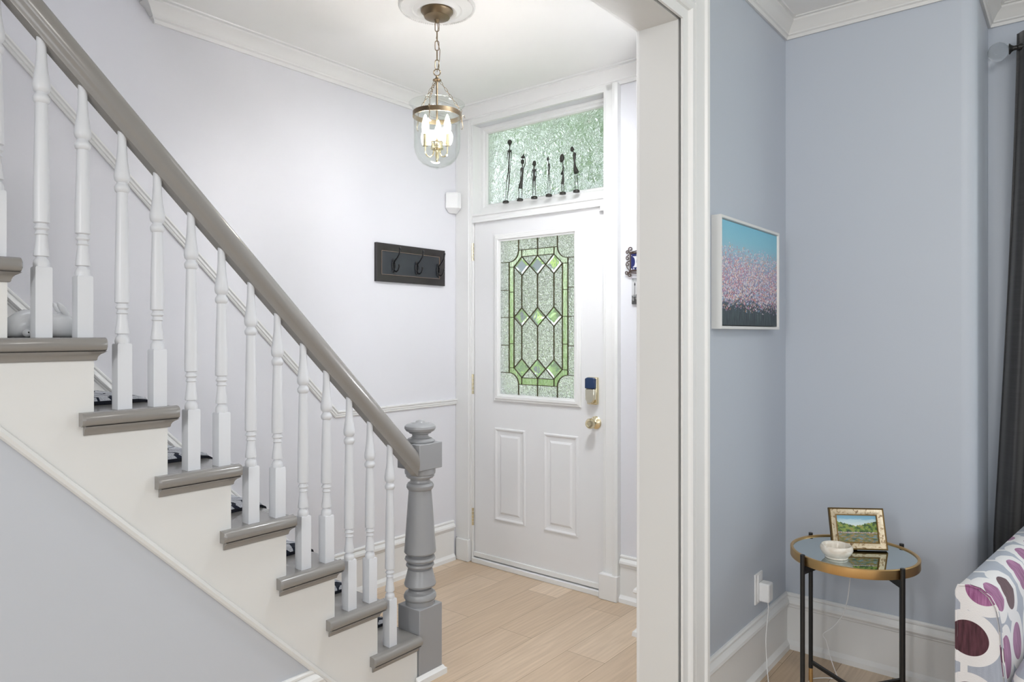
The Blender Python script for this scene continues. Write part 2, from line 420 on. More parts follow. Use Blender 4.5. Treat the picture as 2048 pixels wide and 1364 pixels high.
def obj(name, bm, mat, parent=None, smooth=True, bevel=0.0, ang=35, local=False, seg=2):
    bmesh.ops.recalc_face_normals(bm, faces=bm.faces)
    root = parent
    if root is not None and not local:
        off = Vector(root.location); rt = root
        while rt.parent: rt = rt.parent; off += Vector(rt.location)
        bmesh.ops.translate(bm, verts=bm.verts, vec=-off)
    me = bpy.data.meshes.new(name); bm.to_mesh(me); bm.free()
    if smooth:
        for p in me.polygons: p.use_smooth = True
        me.set_sharp_from_angle(angle=math.radians(ang))
    me.materials.append(mat)
    o = bpy.data.objects.new(name, me); C.objects.link(o)
    if parent is not None: o.parent = parent
    if bevel:
        b = o.modifiers.new('bevel', 'BEVEL'); b.width = bevel; b.segments = seg; b.limit_method = 'ANGLE'; b.angle_limit = math.radians(40)
        b.harden_normals = False
    return o
def tag(o, label, cat, group=None, kind=None):
    if label: o['label'] = label
    if cat: o['category'] = cat
    if group: o['group'] = group
    if kind: o['kind'] = kind
    return o
def thing(name, label, cat, loc=(0, 0, 0), rz=0.0, group=None):
    o = bpy.data.objects.new(name, None); C.objects.link(o); o.location = loc; o.rotation_euler = (0, 0, rz)
    o.empty_display_size = 0.05
    return tag(o, label, cat, group)
def struct(name, bm, mat, label, cat, **k):
    o = obj(name, bm, mat, **k); o['kind'] = 'structure'; o['label'] = label; o['category'] = cat
    return o
def sthing(name, label, cat, loc=(0, 0, 0)):
    o = thing(name, label, cat, loc); o['kind'] = 'structure'; return o

# ------------------------------------------------------------------ key dimensions (metres)
LX = -2.95      # left hall wall
FY = 3.14       # front wall (door wall and picture wall share it)
PX = -1.00      # living face of the partition
HX = -1.149     # hall face of the partition
SX = -2.00      # face of the stair string
CZ = 2.712      # ceiling
OY, OZ = 2.104, 2.376   # edge and head of the wide opening

# ------------------------------------------------------------------ the shell
bm = bm_new(); box(bm, -3.1, 3.2, -3.6, 3.7, -0.08, 0.0)
struct('floor', bm, M['floor'], 'light oak plank floor running through hall and living room', 'floor', smooth=False)
bm = bm_new(); box(bm, LX, HX+0.05, 1.245, FY, CZ, CZ+0.25); box(bm, SX, HX+0.05, -3.6, 1.245, CZ, CZ+0.25)
struct('ceiling_hall', bm, M['ceiling'], 'white ceiling over the entrance hall', 'ceiling', smooth=False)
bm = bm_new(); box(bm, HX+0.05, 3.4, -3.6, 3.70, CZ, CZ+0.25)
struct('ceiling_living_room', bm, M['ceiling'], 'white ceiling over the living room', 'ceiling', smooth=False)
bm = bm_new(); box(bm, LX, SX, -3.6, 1.255, 5.2, 5.3)
struct('ceiling_stairwell', bm, M['ceiling'], 'high white ceiling over the stairwell', 'ceiling', smooth=False)
bm = bm_new(); box(bm, LX-0.15, LX, -3.6, FY+0.15, 0, 5.2)
struct('wall_left', bm, M['hall_wall'], 'pale lavender white hall wall behind the stairs', 'wall', smooth=False)
bm = bm_new(); box(bm, SX, SX+0.12, -3.6, 1.255, CZ+0.25, 5.2); box(bm, LX, SX+0.12, 1.255, 1.4, CZ+0.25, 5.2)
struct('wall_upstairs', bm, M['hall_wall'], 'upper stairwell wall above the hall ceiling', 'wall', smooth=False)
DL, DR, DT = -2.825, -1.914, 2.07     # door opening
TB, TT = 2.122, 2.608                 # transom opening
bm = bm_new()
box(bm, LX, DL, FY, FY+0.15, 0, CZ); box(bm, DR, PX, FY, FY+0.15, 0, CZ)
box(bm, DL, DR, FY, FY+0.15, TT, CZ)
struct('wall_front_hall', bm, M['hall_wall'], 'pale hall wall around the front door', 'wall', smooth=False)
bm = bm_new()
box(bm, PX, -0.30-0.05, FY, FY+0.15, 0, CZ)
# return into the bay with a bull-nosed corner
cor = [(-0.35, FY)]+[(-0.35+0.05*math.sin(a), FY+0.05-0.05*math.cos(a)) for a in [i*PI/16 for i in range(9)]]+[(-0.30, 3.70), (-0.35, 3.70)]
extrude_poly(bm, cor, 'Z', 0, CZ)
struct('wall_front_living_room', bm, M['living_wall'], 'grey blue living room wall behind the round side table', 'wall', ang=40)
bm = bm_new()
WL, WR, WB, WT = -0.03, 1.30, 0.75, 2.32
box(bm, -0.30, WL, 3.55, 3.70, 0, CZ); box(bm, WR, 1.65, 3.55, 3.70, 0, CZ); box(bm, WL, WR, 3.55, 3.70, 0, WB); box(bm, WL, WR, 3.55, 3.70, WT, CZ)
struct('wall_bay', bm, M['living_wall'], 'grey blue bay wall around the curtained window', 'wall', smooth=False)
bm = bm_new(); box(bm, 1.65, 1.80, FY, 3.70, 0, CZ); box(bm, 1.80, 3.4, FY, FY+0.15, 0, CZ)
struct('wall_bay_right', bm, M['living_wall'], 'grey blue wall right of the bay', 'wall', smooth=False)
bm = bm_new(); box(bm, -3.1, 3.4, -3.75, -3.6, 0, 5.2)
struct('wall_rear', bm, M['living_wall'], 'grey blue wall behind the viewpoint', 'wall', smooth=False)
bm = bm_new(); box(bm, 3.4, 3.55, -3.75, 3.29, 0, CZ+0.25)
struct('wall_right', bm, M['living_wall'], 'grey blue right-hand wall of the living room', 'wall', smooth=False)
# partition with the wide opening: living face is blue, the hall face white
bm = bm_new()
box(bm, PX-0.01, PX, OY+0.05, FY, 0, CZ); box(bm, PX-0.01, PX, -3.6, OY+0.05, OZ+0.06, CZ)
struct('wall_partition_living_side', bm, M['living_wall'], 'grey blue partition wall where the meadow painting hangs', 'wall', smooth=False)
bm = bm_new()
box(bm, HX, PX-0.01, OY, FY, 0, CZ); box(bm, HX, PX-0.01, -3.6, OY, OZ, CZ)
struct('wall_partition_hall_side', bm, M['cream'], 'warm white reveal and head of the wide opening', 'wall', smooth=False)
bm = bm_new(); box(bm, -1.545, HX, 2.83, FY, 0, CZ)
struct('wall_closet', bm, M['hall_wall'], 'shallow wall projection behind the opening post', 'wall', smooth=False)
# wall under the stairs
def mold_z(y): return 0.491-1.01*(y-1.185)
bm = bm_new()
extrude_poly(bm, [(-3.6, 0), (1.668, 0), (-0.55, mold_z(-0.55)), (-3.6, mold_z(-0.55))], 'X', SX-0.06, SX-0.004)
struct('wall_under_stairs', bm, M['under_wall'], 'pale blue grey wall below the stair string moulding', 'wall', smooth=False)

# baseboards
BP = [(0.238, 0), (0.238, 0.007), (0.233, 0.012), (0.227, 0.012), (0.222, 0.008), (0.216, 0.015), (0.208, 0.021), (0.198, 0.023), (0.190, 0.019), (0.187, 0.014), (0.181, 0.014), (0.176, 0.010), (0.036, 0.010), (0.030, 0.014), (0.020, 0.024), (0.0, 0.026), (0.0, 0)]
def baseboard(name, pts, sign, label, prof=BP):
    bm = bm_new(); sweep(bm, prof, pts, (0, 0, 1), sign)
    return struct(name, bm, M['trim'], label, 'baseboard', ang=25)
baseboard('baseboard_left', [(LX, 2.06, 0), (LX, FY-0.055, 0)], 1, 'white baseboard along the left hall wall')
baseboard('baseboard_front_hall', [(-1.82, FY, 0), (-1.545, FY, 0), (-1.545, 2.83, 0), (HX, 2.83, 0)], 1, 'white baseboard right of the front door')
baseboard('baseboard_living_room', [(PX, 2.272, 0), (PX, FY, 0), (-0.315, FY, 0), (-0.30, FY+0.015, 0), (-0.30, 3.55, 0), (1.65, 3.55, 0)], 1, 'tall white baseboard around the living room corner')
bm = bm_new()
R_ = []
for yy, cut in ((-3.6, None), (1.2, None), (1.66, 1)):
    R_.append(yy)
def understair():
    bm = bm_new(); rings = []
    for a in (0, 1):
        ring = []
        for z, d in BP:
            y = -3.6 if a == 0 else 1.185+(0.491-0.03-z)/1.01
            ring.append((SX-0.004+d, y, z))
        rings.append(ring)
    loft(bm, rings); return bm
bm.free()
struct('baseboard_stairs', understair(), M['trim'], 'white baseboard at the foot of the wall under the stairs', 'baseboard', ang=25)

# chair rail: level along the hall, then climbing beside the stairs
CR = [(0, -0.017), (0.008, -0.017), (0.011, -0.012), (0.008, -0.008), (0.013, -0.004), (0.013, 0.004), (0.018, 0.009), (0.018, 0.015), (0.010, 0.017), (0, 0.017)]
bm = bm_new()
kz = 1.018
sweep(bm, CR, [(LX, -1.0, 0.951+kz*(2.225+1.0)), (LX, 2.225, 0.951), (LX, FY-0.03, 0.951)], (1, 0, 0), -1)
struct('trim_1', bm, M['trim'], 'thin white chair rail bending up beside the stairs', 'moulding', ang=25)
# skirt board on the wall side of the stairs
bm = bm_new()
BPs = [(d, z-0.238) for z, d in BP if z > 0.17]+[(0.010, -0.30), (0, -0.30)]
def skz(y): return 1.524+(0.815-y)*1.015
BPs = [(d, q*0.72) for d, q in BPs]
sweep(bm, BPs, [(LX, -0.9, skz(-0.9)), (LX, 2.02, skz(2.02))], (1, 0, 0), -1)
struct('trim_2', bm, M['trim'], 'sloping white skirt board along the wall side of the treads', 'moulding', ang=25)
# crowns
CP = [(0, 0), (0.0, -0.072), (0.010, -0.074), (0.014, -0.062), (0.020, -0.058), (0.020, -0.052), (0.026, -0.044), (0.034, -0.030), (0.044, -0.020), (0.050, -0.014), (0.050, -0.006), (0.060, -0.004), (0.062, 0)]
CPz = [(z, d) for d, z in CP]
bm = bm_new()
CPL = [(z*1.12, d*1.35) for z, d in CPz]
rings = []
for i in range(3):   # mitred return at the stairwell edge, then the run along the wall
    rings.append([(LX+(d if i else 0.0), (1.33-d) if i < 2 else FY, CZ+z) for z, d in CPL])
loft(bm, rings)
struct('trim_4', bm, M['trim'], 'white crown moulding along the left hall wall', 'crown moulding', ang=25)
bm = bm_new(); sweep(bm, [(z, d) for z, d in CPL], [(LX, FY, CZ), (HX, FY, CZ)], (0, 0, 1), 1)
struct('trim_5', bm, M['trim'], 'white crown moulding above the front door', 'crown moulding', ang=25)
bm = bm_new(); sweep(bm, CPz, [(PX, -1.5, CZ), (PX, FY, CZ), (-0.31, FY, CZ), (-0.30, FY+0.01, CZ), (-0.30, 3.55, CZ), (1.65, 3.55, CZ)], (0, 0, 1), 1)
struct('trim_6', bm, M['cream'], 'white crown moulding around the living room corner and bay', 'crown moulding', ang=25)
# casing of the wide opening (living side) + inner lining strips
OC = [(0, 0.0), (0.008, 0.0), (0.008, 0.036), (0.016, 0.038), (0.022, 0.044), (0.022, 0.062), (0.014, 0.067), (0.020, 0.073), (0.022, 0.10), (0.024, 0.13), (0.032, 0.136), (0.034, 0.150), (0.028, 0.163), (0, 0.165)]
bm = bm_new()
sweep(bm, OC, [(PX, OY, 0), (PX, OY, OZ), (PX, -2.0, OZ)], (1, 0, 0), 1)
struct('trim_7', bm, M['trim'], 'stepped white casing around the wide opening', 'casing', ang=30)
bm = bm_new(); box(bm, HX-0.012, HX, OY+0.0, OY+0.09, 0, OZ+0.09); box(bm, HX-0.012, HX, -2.0, OY, OZ, OZ+0.09)
struct('trim_8', bm, M['trim'], 'white casing edge on the hall side of the opening', 'casing', bevel=0.002)

# ------------------------------------------------------------------ front door
d1 = sthing('door_1', 'white front door with leaded glass panel and two raised panels', 'door', (-2.37, FY, 0))
GL, GR, GB, GT = -2.612, -2.088, 1.013, 1.897    # glass opening
Y0, Y1 = FY-0.004, FY+0.042
bm = bm_new()
box(bm, DL+0.007, GL-0.006, Y0, Y1, 0.033, DT-0.009); box(bm, GR+0.006, DR-0.004, Y0, Y1, 0.033, DT-0.009)
box(bm, GL-0.006, GR+0.006, Y0, Y1, 0.033, GB-0.006); box(bm, GL-0.006, GR+0.006, Y0, Y1, GT+0.006, DT-0.009)
bmesh.ops.remove_doubles(bm, verts=bm.verts, dist=1e-5)
obj('door_slab', bm, M['door'], d1, smooth=False)
for (a, b) in ((-2.66, -2.433), (-2.304, -2.076)):
    bm = bm_new()
    z0, z1 = 0.276, 0.815
    pr = [(0.0, 0.0), (0.007, 0.004), (0.008, 0.010), (0.002, 0.020), (0.001, 0.026)]
    sweep(bm, [(h, w) for h, w in pr]+[(-0.002, 0.026), (-0.002, 0)], [(a, Y0, z0), (b, Y0, z0), (b, Y0, z1), (a, Y0, z1)], (0, -1, 0), -1, closed=True)
    rr = []
    for ins, h in ((0.038, -0.001), (0.052, 0.006)):
        rr.append([(a+ins, Y0-h, z0+ins), (b-ins, Y0-h, z0+ins), (b-ins, Y0-h, z1-ins), (a+ins, Y0-h, z1-ins)])
    loft(bm, rr)
    obj('door_panel', bm, M['door'], d1, ang=20)
bm = bm_new()
LF = [(-0.001, 0.0), (0.008, 0.0), (0.012, 0.005), (0.012, 0.012), (0.017, 0.017), (0.017, 0.031), (0.010, 0.035), (0.008, 0.042), (0.001, 0.043)]
sweep(bm, LF, [(-2.660, Y0, 0.970), (-2.058, Y0, 0.970), (-2.058, Y0, 1.938), (-2.660, Y0, 1.938)], (0, -1, 0), -1, closed=True)
obj('glass_frame', bm, M['trim'], d1, ang=25)
bm = bm_new(); box(bm, DL+0.005, DR-0.02, FY-0.014, FY+0.0, 0.034, 0.062)
obj('weather_strip', bm, M['trim'], d1, bevel=0.003)
# leaded light
xc = -2.348; GY = FY-0.001
def diam(cx, cz, w=0.0555, h=0.0535): return [(cx-w, cz), (cx, cz-h), (cx+w, cz), (cx, cz+h)]
dcs = [(xc+i*0.1115, z) for z in (1.744, 1.455, 1.167) for i in (-1, 0, 1)]
bxo, bxi = 0.2035, 0.168
def arc(sx, sz):   # curved corner of the border, from the top line to the side line
    zc = 1.455; pts = []
    for i in range(7):
        a = i/6*PI/2
        pts.append((xc+sx*(0.2035-0.069*math.cos(a)), zc+sz*(0.317+0.064*(1-math.sin(a)))))
    return pts
# border pieces
top_o, top_i = 0.381, 0.343
border = []
bm = bm_new()
def pane(bm, poly, y0=None, y1=None):
    extrude_poly(bm, poly, 'Y', (y0 if y0 else GY-0.003), (y1 if y1 else GY+0.003))
outer = []; inner = []
for sx, sz in ((-1, 1), (1, 1), (1, -1), (-1, -1)):
    a = arc(sx, sz)                      # starts near top line end, ends at side line
    seq_o = [(xc+sx*0.2035, 1.455+sz*0.317)] + a[::-1][0:0]
    o_ = [(xc+sx*0.1345, 1.455+sz*0.381)] + a + [(xc+sx*0.2035, 1.455+sz*0.317)]
    i_ = [(xc+sx*0.112, 1.455+sz*0.343), (xc+sx*0.168, 1.455+sz*0.288)]
    if (sx, sz) in ((-1, 1), (1, -1)): o_ = o_[::-1]; i_ = i_[::-1]
    outer += o_; inner += i_
def fill(bm, loops, y0, y1):
    edges = []
    for lp in loops:
        vs = [bm.verts.new((x, y0, z)) for x, z in lp]
        for i in range(len(vs)): edges.append(bm.edges.new((vs[i], vs[(i+1) % len(vs)])))
    r = bmesh.ops.triangle_fill(bm, edges=edges, use_beauty=True, use_dissolve=False)
    fs = [g for g in r['geom'] if isinstance(g, bmesh.types.BMFace)]
    ex = bmesh.ops.extrude_face_region(bm, geom=fs)
    bmesh.ops.translate(bm, verts=[g for g in ex['geom'] if isinstance(g, bmesh.types.BMVert)], vec=(0, y1-y0, 0))
# remove consecutive duplicates
def dd(lp):
    out = []
    for p in lp:
        if not out or (abs(p[0]-out[-1][0])+abs(p[1]-out[-1][1])) > 1e-4: out.append(p)
    if abs(out[0][0]-out[-1][0])+abs(out[0][1]-out[-1][1]) < 1e-4: out.pop()
    return out
outer, inner = dd(outer), dd(inner)
fill(bm, [outer, inner], GY-0.003, GY+0.003)
obj('green_glass_border', bm, M['jade'], d1, smooth=False)
bm = bm_new()
fill(bm, [[(GL-0.004, GB-0.004), (GR+0.004, GB-0.004), (GR+0.004, GT+0.004), (GL-0.004, GT+0.004)], outer], GY-0.003, GY+0.003)
ins = [diam(cx, cz, 0.054, 0.052) for cx, cz in dcs]
fill(bm, [inner]+ins, GY-0.003, GY+0.003)
obj('textured_glass', bm, M['glue'], d1, smooth=False)
for cx, cz in dcs:
    bm = bm_new()
    rr = []
    for s, y in ((0.054, GY+0.003), (0.054, GY-0.001), (0.036, GY-0.006)):
        rr.append([(x, y, z) for x, z in diam(cx, cz, s, s*0.965)])
    loft(bm, rr)
    obj('bevelled_diamond', bm, M['bevel'], d1, smooth=False)
cames = []
for sgn in (-1, 1):
    X = lambda d: xc+sgn*d
    cames += [[(X(.2035), 1.772), (X(.2035), 1.138)], [(X(.168), 1.743), (X(.168), 1.167)],
              [(X(.2035), 1.772), (X(.262), 1.772)], [(X(.2035), 1.138), (X(.262), 1.138)],
              [(X(.2035), 1.743), (X(.168), 1.743)], [(X(.2035), 1.167), (X(.168), 1.167)],
              [(X(.1345), 1.836), (X(.1345), 1.897)], [(X(.1345), 1.074), (X(.1345), 1.013)],
              [(X(.112), 1.836), (X(.112), 1.798)], [(X(.112), 1.074), (X(.112), 1.112)]]
    for z in (1.612, 1.455, 1.296): cames.append([(X(.2035), z), (X(.262), z)])
    for z in (1.600, 1.455, 1.305): cames.append([(X(.2035), z), (X(.168), z)])
    for sz in (1, -1):
        cames.append([(X(.1345), 1.455+sz*.381)]+arc(sgn, sz)+[(X(.2035), 1.455+sz*.317)])
    cames += [[(X(.1115), 1.690), (X(.1115), 1.508)], [(X(.1115), 1.402), (X(.1115), 1.220)]]
cames += [[(xc-.1345, 1.836), (xc+.1345, 1.836)], [(xc-.1345, 1.074), (xc+.1345, 1.074)],
          [(xc-.112, 1.798), (xc+.112, 1.798)], [(xc-.112, 1.112), (xc+.112, 1.112)],
          [(xc, 1.897), (xc, 1.798)], [(xc, 1.112), (xc, 1.013)], [(xc, 1.690), (xc, 1.508)], [(xc, 1.402), (xc, 1.220)]]
for cx, cz in dcs:
    p = diam(cx, cz); cames.append(p+[p[0]])
bm = bm_new()
for c in cames:
    c = dd([*c]) if len(c) < 5 or c[0] != c[-1] else c
    for a, b in zip(c[:-1], c[1:]):
        A, B = Vector((a[0], 0, a[1])), Vector((b[0], 0, b[1])); t = (B-A); L = t.length
        if L < 1e-4: continue
        t.normalize(); nrm = t.cross(Vector((0, 1, 0)))
        obox(bm, (A+B)/2+Vector((0, GY-0.003, 0)), t*(L/2+0.0012), Vector((0, 0.0052, 0)), nrm*0.0017)
obj('came', bm, M['lead'], d1, smooth=False)
bm = bm_new(); e0, e1 = Y1+0.001, Y1+0.014
box(bm, DL+0.0035, DL+0.04, e0, e1, 0.029, DT+0.001); box(bm, DR-0.04, DR-0.0005, e0, e1, 0.029, DT+0.001); box(bm, DL+0.04, DR-0.04, e0, e1, DT-0.04, DT+0.001); box(bm, DL+0.04, DR-0.04, e0, e1, 0.029, 0.05)
obj('door_gap_backing', bm, M['black'], d1, smooth=False)  # black strips added behind the slab so its edge gap looks dark
# hinges
for z0, z1 in ((1.797, 1.904), (1.001, 1.121), (0.217, 0.322)):
    bm = bm_new()
    n = 5; dz = (z1-z0)/n
    for i in range(n):
        lathe(bm, [(0.001, z0+i*dz), (0.0075, z0+i*dz+0.001), (0.0075, z0+(i+1)*dz-0.0015), (0.001, z0+(i+1)*dz-0.001)], (DL-0.002, FY-0.012, 0), 10)
    box(bm, DL-0.016, DL+0.0, FY-0.008, FY-0.005, z0+0.002, z1-0.002)
    obj('hinge', bm, M['brass'], d1)
# knob
bm = bm_new()
KX, KZ = -1.968, 0.897
lathe(bm, [(0.001, 0), (0.033, 0), (0.034, -0.004), (0.028, -0.010), (0.016, -0.014), (0.011, -0.020), (0.011, -0.034), (0.020, -0.040), (0.027, -0.050), (0.0275, -0.060), (0.022, -0.069), (0.014, -0.071), (0.012, -0.0695), (0.001, -0.0695)], (KX, Y0, KZ), 28, 'Y')
obj('door_knob', bm, M['brass'], d1)
dl = None
bm = bm_new(); box(bm, -2.012, -1.948, Y0-0.022, Y0, 0.992, 1.135)
lock = obj('keypad_lock', bm, M['brass'], d1, bevel=0.006)
bm = bm_new()
pf = [(-2.008, 1.075), (-2.008, 1.02), (-1.995, 1.002), (-1.98, 0.997), (-1.965, 1.002), (-1.952, 1.02), (-1.952, 1.075)]
extrude_poly(bm, pf, 'Y', Y0-0.043, Y0-0.021)
o = obj('lock_cover', bm, M['silver'], d1, bevel=0.005); 
bm = bm_new(); 
extrude_poly(bm, [(-2.009, 1.076), (-1.951, 1.076), (-1.951, 1.128), (-1.965, 1.134), (-1.995, 1.134), (-2.009, 1.128)], 'Y', Y0-0.046, Y0-0.021)
o = obj('lock_keypad', bm, M['navy'], d1, bevel=0.004); o['label'] = 'dark blue plastic keypad lid'
# threshold + casing + transom bar
bm = bm_new(); box(bm, DL+0.0, DR-0.0, FY-0.028, FY+0.15, 0, 0.028)
struct('trim_9', bm, M['trim'], 'white door threshold', 'threshold', bevel=0.003)
bm = bm_new()
box(bm, LX+0.001, DL-0.008, FY-0.024, FY, 0.131, TT+0.03); box(bm, LX+0.001, DL-0.02, FY-0.032, FY-0.02, 0.13, TT+0.03)
box(bm, DL-0.008, DL+0.003, FY-0.018, FY+0.15, 0.0, TT+0.0)
struct('trim_10', bm, M['trim'], 'white casing on the hinge side of the front door', 'casing', bevel=0.002)
bm = bm_new()
sweep(bm, [(0, 0), (0.018, 0), (0.018, 0.012), (0.020, 0.016), (0.020, 0.052), (0.024, 0.058), (0.036, 0.062), (0.038, 0.078), (0.030, 0.090), (0.0, 0.092)], [(DR, FY, 0.131), (DR, FY, TT+0.03)], (0, -1, 0), 1)
box(bm, DR, DR+0.006, FY-0.018, FY+0.15, 0, TT)
struct('trim_11', bm, M['trim'], 'white moulded casing on the latch side of the front door', 'casing', ang=25)
bm = bm_new(); box(bm, LX+0.013, DL-0.012, FY-0.045, FY, 0, 0.131)
struct('trim_12', bm, M['trim'], 'white plinth block at the left foot of the door casing', 'plinth block', bevel=0.004)
bm = bm_new(); box(bm, DR-0.014, DR+0.094, FY-0.046, FY, 0, 0.131)
struct('trim_13', bm, M['trim'], 'white plinth block at the right foot of the door casing', 'plinth block', bevel=0.004)
bm = bm_new()
sweep(bm, [(-0.15, 0.0), (0.022, 0.0), (0.022, 0.010), (0.014, 0.014), (0.016, 0.030), (0.022, 0.036), (0.024, 0.050), (-0.15, 0.050)], [(DL, FY, DT+0.002), (DR, FY, DT+0.002)], (0, -1, 0), 1)
struct('trim_14', bm, M['trim'], 'white transom bar between front door and transom window', 'transom bar', ang=25)
bm = bm_new(); box(bm, LX+0.001, DR+0.06, FY-0.020, FY, TT, CZ-0.07); 
struct('trim_15', bm, M['trim'], 'white head board above the transom window', 'casing', bevel=0.002)
# transom window
w1 = sthing('window_1', 'transom window of frosted ice-pattern glass above the door', 'window', (-2.37, FY, TB))
bm = bm_new()
y2 = FY+0.055
sweep(bm, [(0.0, -0.02), (0.0, 0.018), (-0.010, 0.024), (-0.010, 0.036), (-0.022, 0.042), (-0.04, 0.042), (-0.04, -0.02)], [(DL+0.004, y2, TB-0.02), (DR-0.001, y2, TB-0.02), (DR-0.001, y2, TT), (DL+0.004, y2, TT)], (0, -1, 0), -1, closed=True)
obj('window_frame', bm, M['trim'], w1, ang=25)
bm = bm_new(); box(bm, DL+0.03, DR-0.03, y2+0.020, y2+0.026, TB, TT-0.03)
obj('window_pane', bm, M['frost'], w1, smooth=False)

# bay window
w2 = sthing('window_2', 'white framed bay window behind the charcoal curtain', 'window', (0.63, 3.55, WB))
bm = bm_new()
sweep(bm, [(0.0, 0), (0.02, 0), (0.02, 0.09), (-0.10, 0.09), (-0.10, 0.05), (-0.02, 0.05), (-0.02, 0)], [(WL-0.05, 3.55, WB-0.05), (WR+0.05, 3.55, WB-0.05), (WR+0.05, 3.55, WT+0.05), (WL-0.05, 3.55, WT+0.05)], (0, -1, 0), -1, closed=True)
box(bm, 0.615, 0.655, 3.58, 3.62, WB, WT); box(bm, WL, WR, 3.58, 3.62, 1.50, 1.54)
obj('window_frame', bm, M['trim'], w2, ang=25)
bm = bm_new(); box(bm, WL+0.02, WR-0.02, 3.60, 3.604, WB+0.02, WT-0.02)
obj('window_pane', bm, M['clear'], w2, smooth=False)

# ------------------------------------------------------------------ staircase
st = thing('staircase', 'white staircase with grey treads, handrail and turned newel, climbing left', 'staircase', (-2.05, 1.95, 0))
RISE, RUN = 0.1933, 0.1903
def tz(k): return 0.1912+RISE*k
def ty(k): return 1.911-RUN*k
NT_ = 14
for k in range(NT_):
    z, y = tz(k), ty(k)
    front = y if k else 1.897
    bm = bm_new()
    th = 0.036; rr = th/2
    # body with a rounded front nosing and rounded return
    prof = [(y-RUN-0.03, z-th), (y-rr, z-th)]+[(y-rr+rr*math.sin(a), z-rr-rr*math.cos(a)) for a in [i*PI/8 for i in range(1, 8)]]+[(y-rr, z), (y-RUN-0.03, z)]
    if k == 0:
        extrude_poly(bm, prof, 'X', LX+0.011, -2.12)
        prof = [(min(a, 1.893), b) for a, b in prof]
        extrude_poly(bm, prof, 'X', -2.12, SX-0.001)
    else:
        extrude_poly(bm, prof, 'X', LX+0.011, SX-0.001)
    # return nosing on the string side
    ye = y-0.001 if k else 1.893
    half = [(SX-0.002, z-th)]+[(SX+0.014+rr*math.sin(a), z-rr-rr*math.cos(a)) for a in [i*PI/8 for i in range(0, 9)]]+[(SX-0.002, z)]
    rings = []
    for j, yy in enumerate((y-0.253, y-0.246, ye-0.016, ye-0.004, ye)):
        sh = (0.006, 0, 0, 0.004 if k else 0, 0.012 if k else 0)[j]
        ring = []
        for (x, zz) in half:
            zc = z-rr
            s = 1-(sh/0.018)*0.9 if x > SX else 1
            ring.append((min(x, SX+0.032-sh), yy, zc+(zz-zc)*(s if j == 4 else 1)))
        rings.append(ring)
    loft(bm, rings)
    tr = obj('tread', bm, M['grey'], st, ang=30)
    # cove under the nosing, along the side and the front
    bm = bm_new()
    zc = z-th; yr = y-0.027
    cv = [(0, 0), (0.024, 0)]+[(0.024-0.016*math.sin(a)-0.002, -0.022+0.018*math.cos(a)*1.0) for a in [i*PI/10 for i in range(1, 6)]]+[(0.004, -0.024), (0, -0.024)]
    cvz = [(b, a) for a, b in cv]
    yend = (yr if k else 1.893)
    pts = [(LX+0.012, yr, zc), (SX, yr, zc), (SX, y-0.243, zc)] if k else [(SX, 1.893, zc), (SX, y-0.243, zc)]
    sweep(bm, cvz, pts, (0, 0, 1), 1 if False else -1)
    obj('cove_moulding', bm, M['grey'], tr, ang=30)
    bm = bm_new(); box(bm, LX+0.011, SX-0.012, yr-0.016, yr, max(0, z-RISE), z-th+0.001)
    obj('riser', bm, M['trim'], st, smooth=False)
# string
bm = bm_new()
for k in range(NT_):
    ya = (ty(k)-0.027) if k else 1.892
    yb = ty(k)-RUN-0.027; zt = tz(k)-0.0363
    lo = lambda y: max(0.0, mold_z(y)-0.012)
    cols = [yb, ya] if not (yb < 1.66 < ya) else [yb, 1.66, ya]
    if k == 0: cols = [yb, ya]
    for c0_, c1_ in zip(cols[:-1], cols[1:]):
        extrude_poly(bm, [(c0_, lo(c0_)), (c1_, lo(c1_)), (c1_, zt), (c0_, zt)], 'X', SX-0.024, SX)
    zr = tz(k)+RISE-0.0363
    if k < NT_-1: extrude_poly(bm, [(yb-0.012, zt-0.01), (yb, zt-0.01), (yb, zr), (yb-0.012, zr)], 'X', SX-0.024, SX-0.0001)
obj('string', bm, M['cream'], st, smooth=False)
bm = bm_new()
sweep(bm, [(0, -0.014), (0.006, -0.014), (0.012, -0.010), (0.014, -0.002), (0.010, 0.006), (0.004, 0.008), (0.004, 0.010), (0, 0.010)], [(SX-0.003, -0.6, mold_z(-0.6)-0.014), (SX-0.003, 1.64, mold_z(1.64)-0.014)], (1, 0, 0), -1)
obj('string_moulding', bm, M['cream'], st, ang=30)
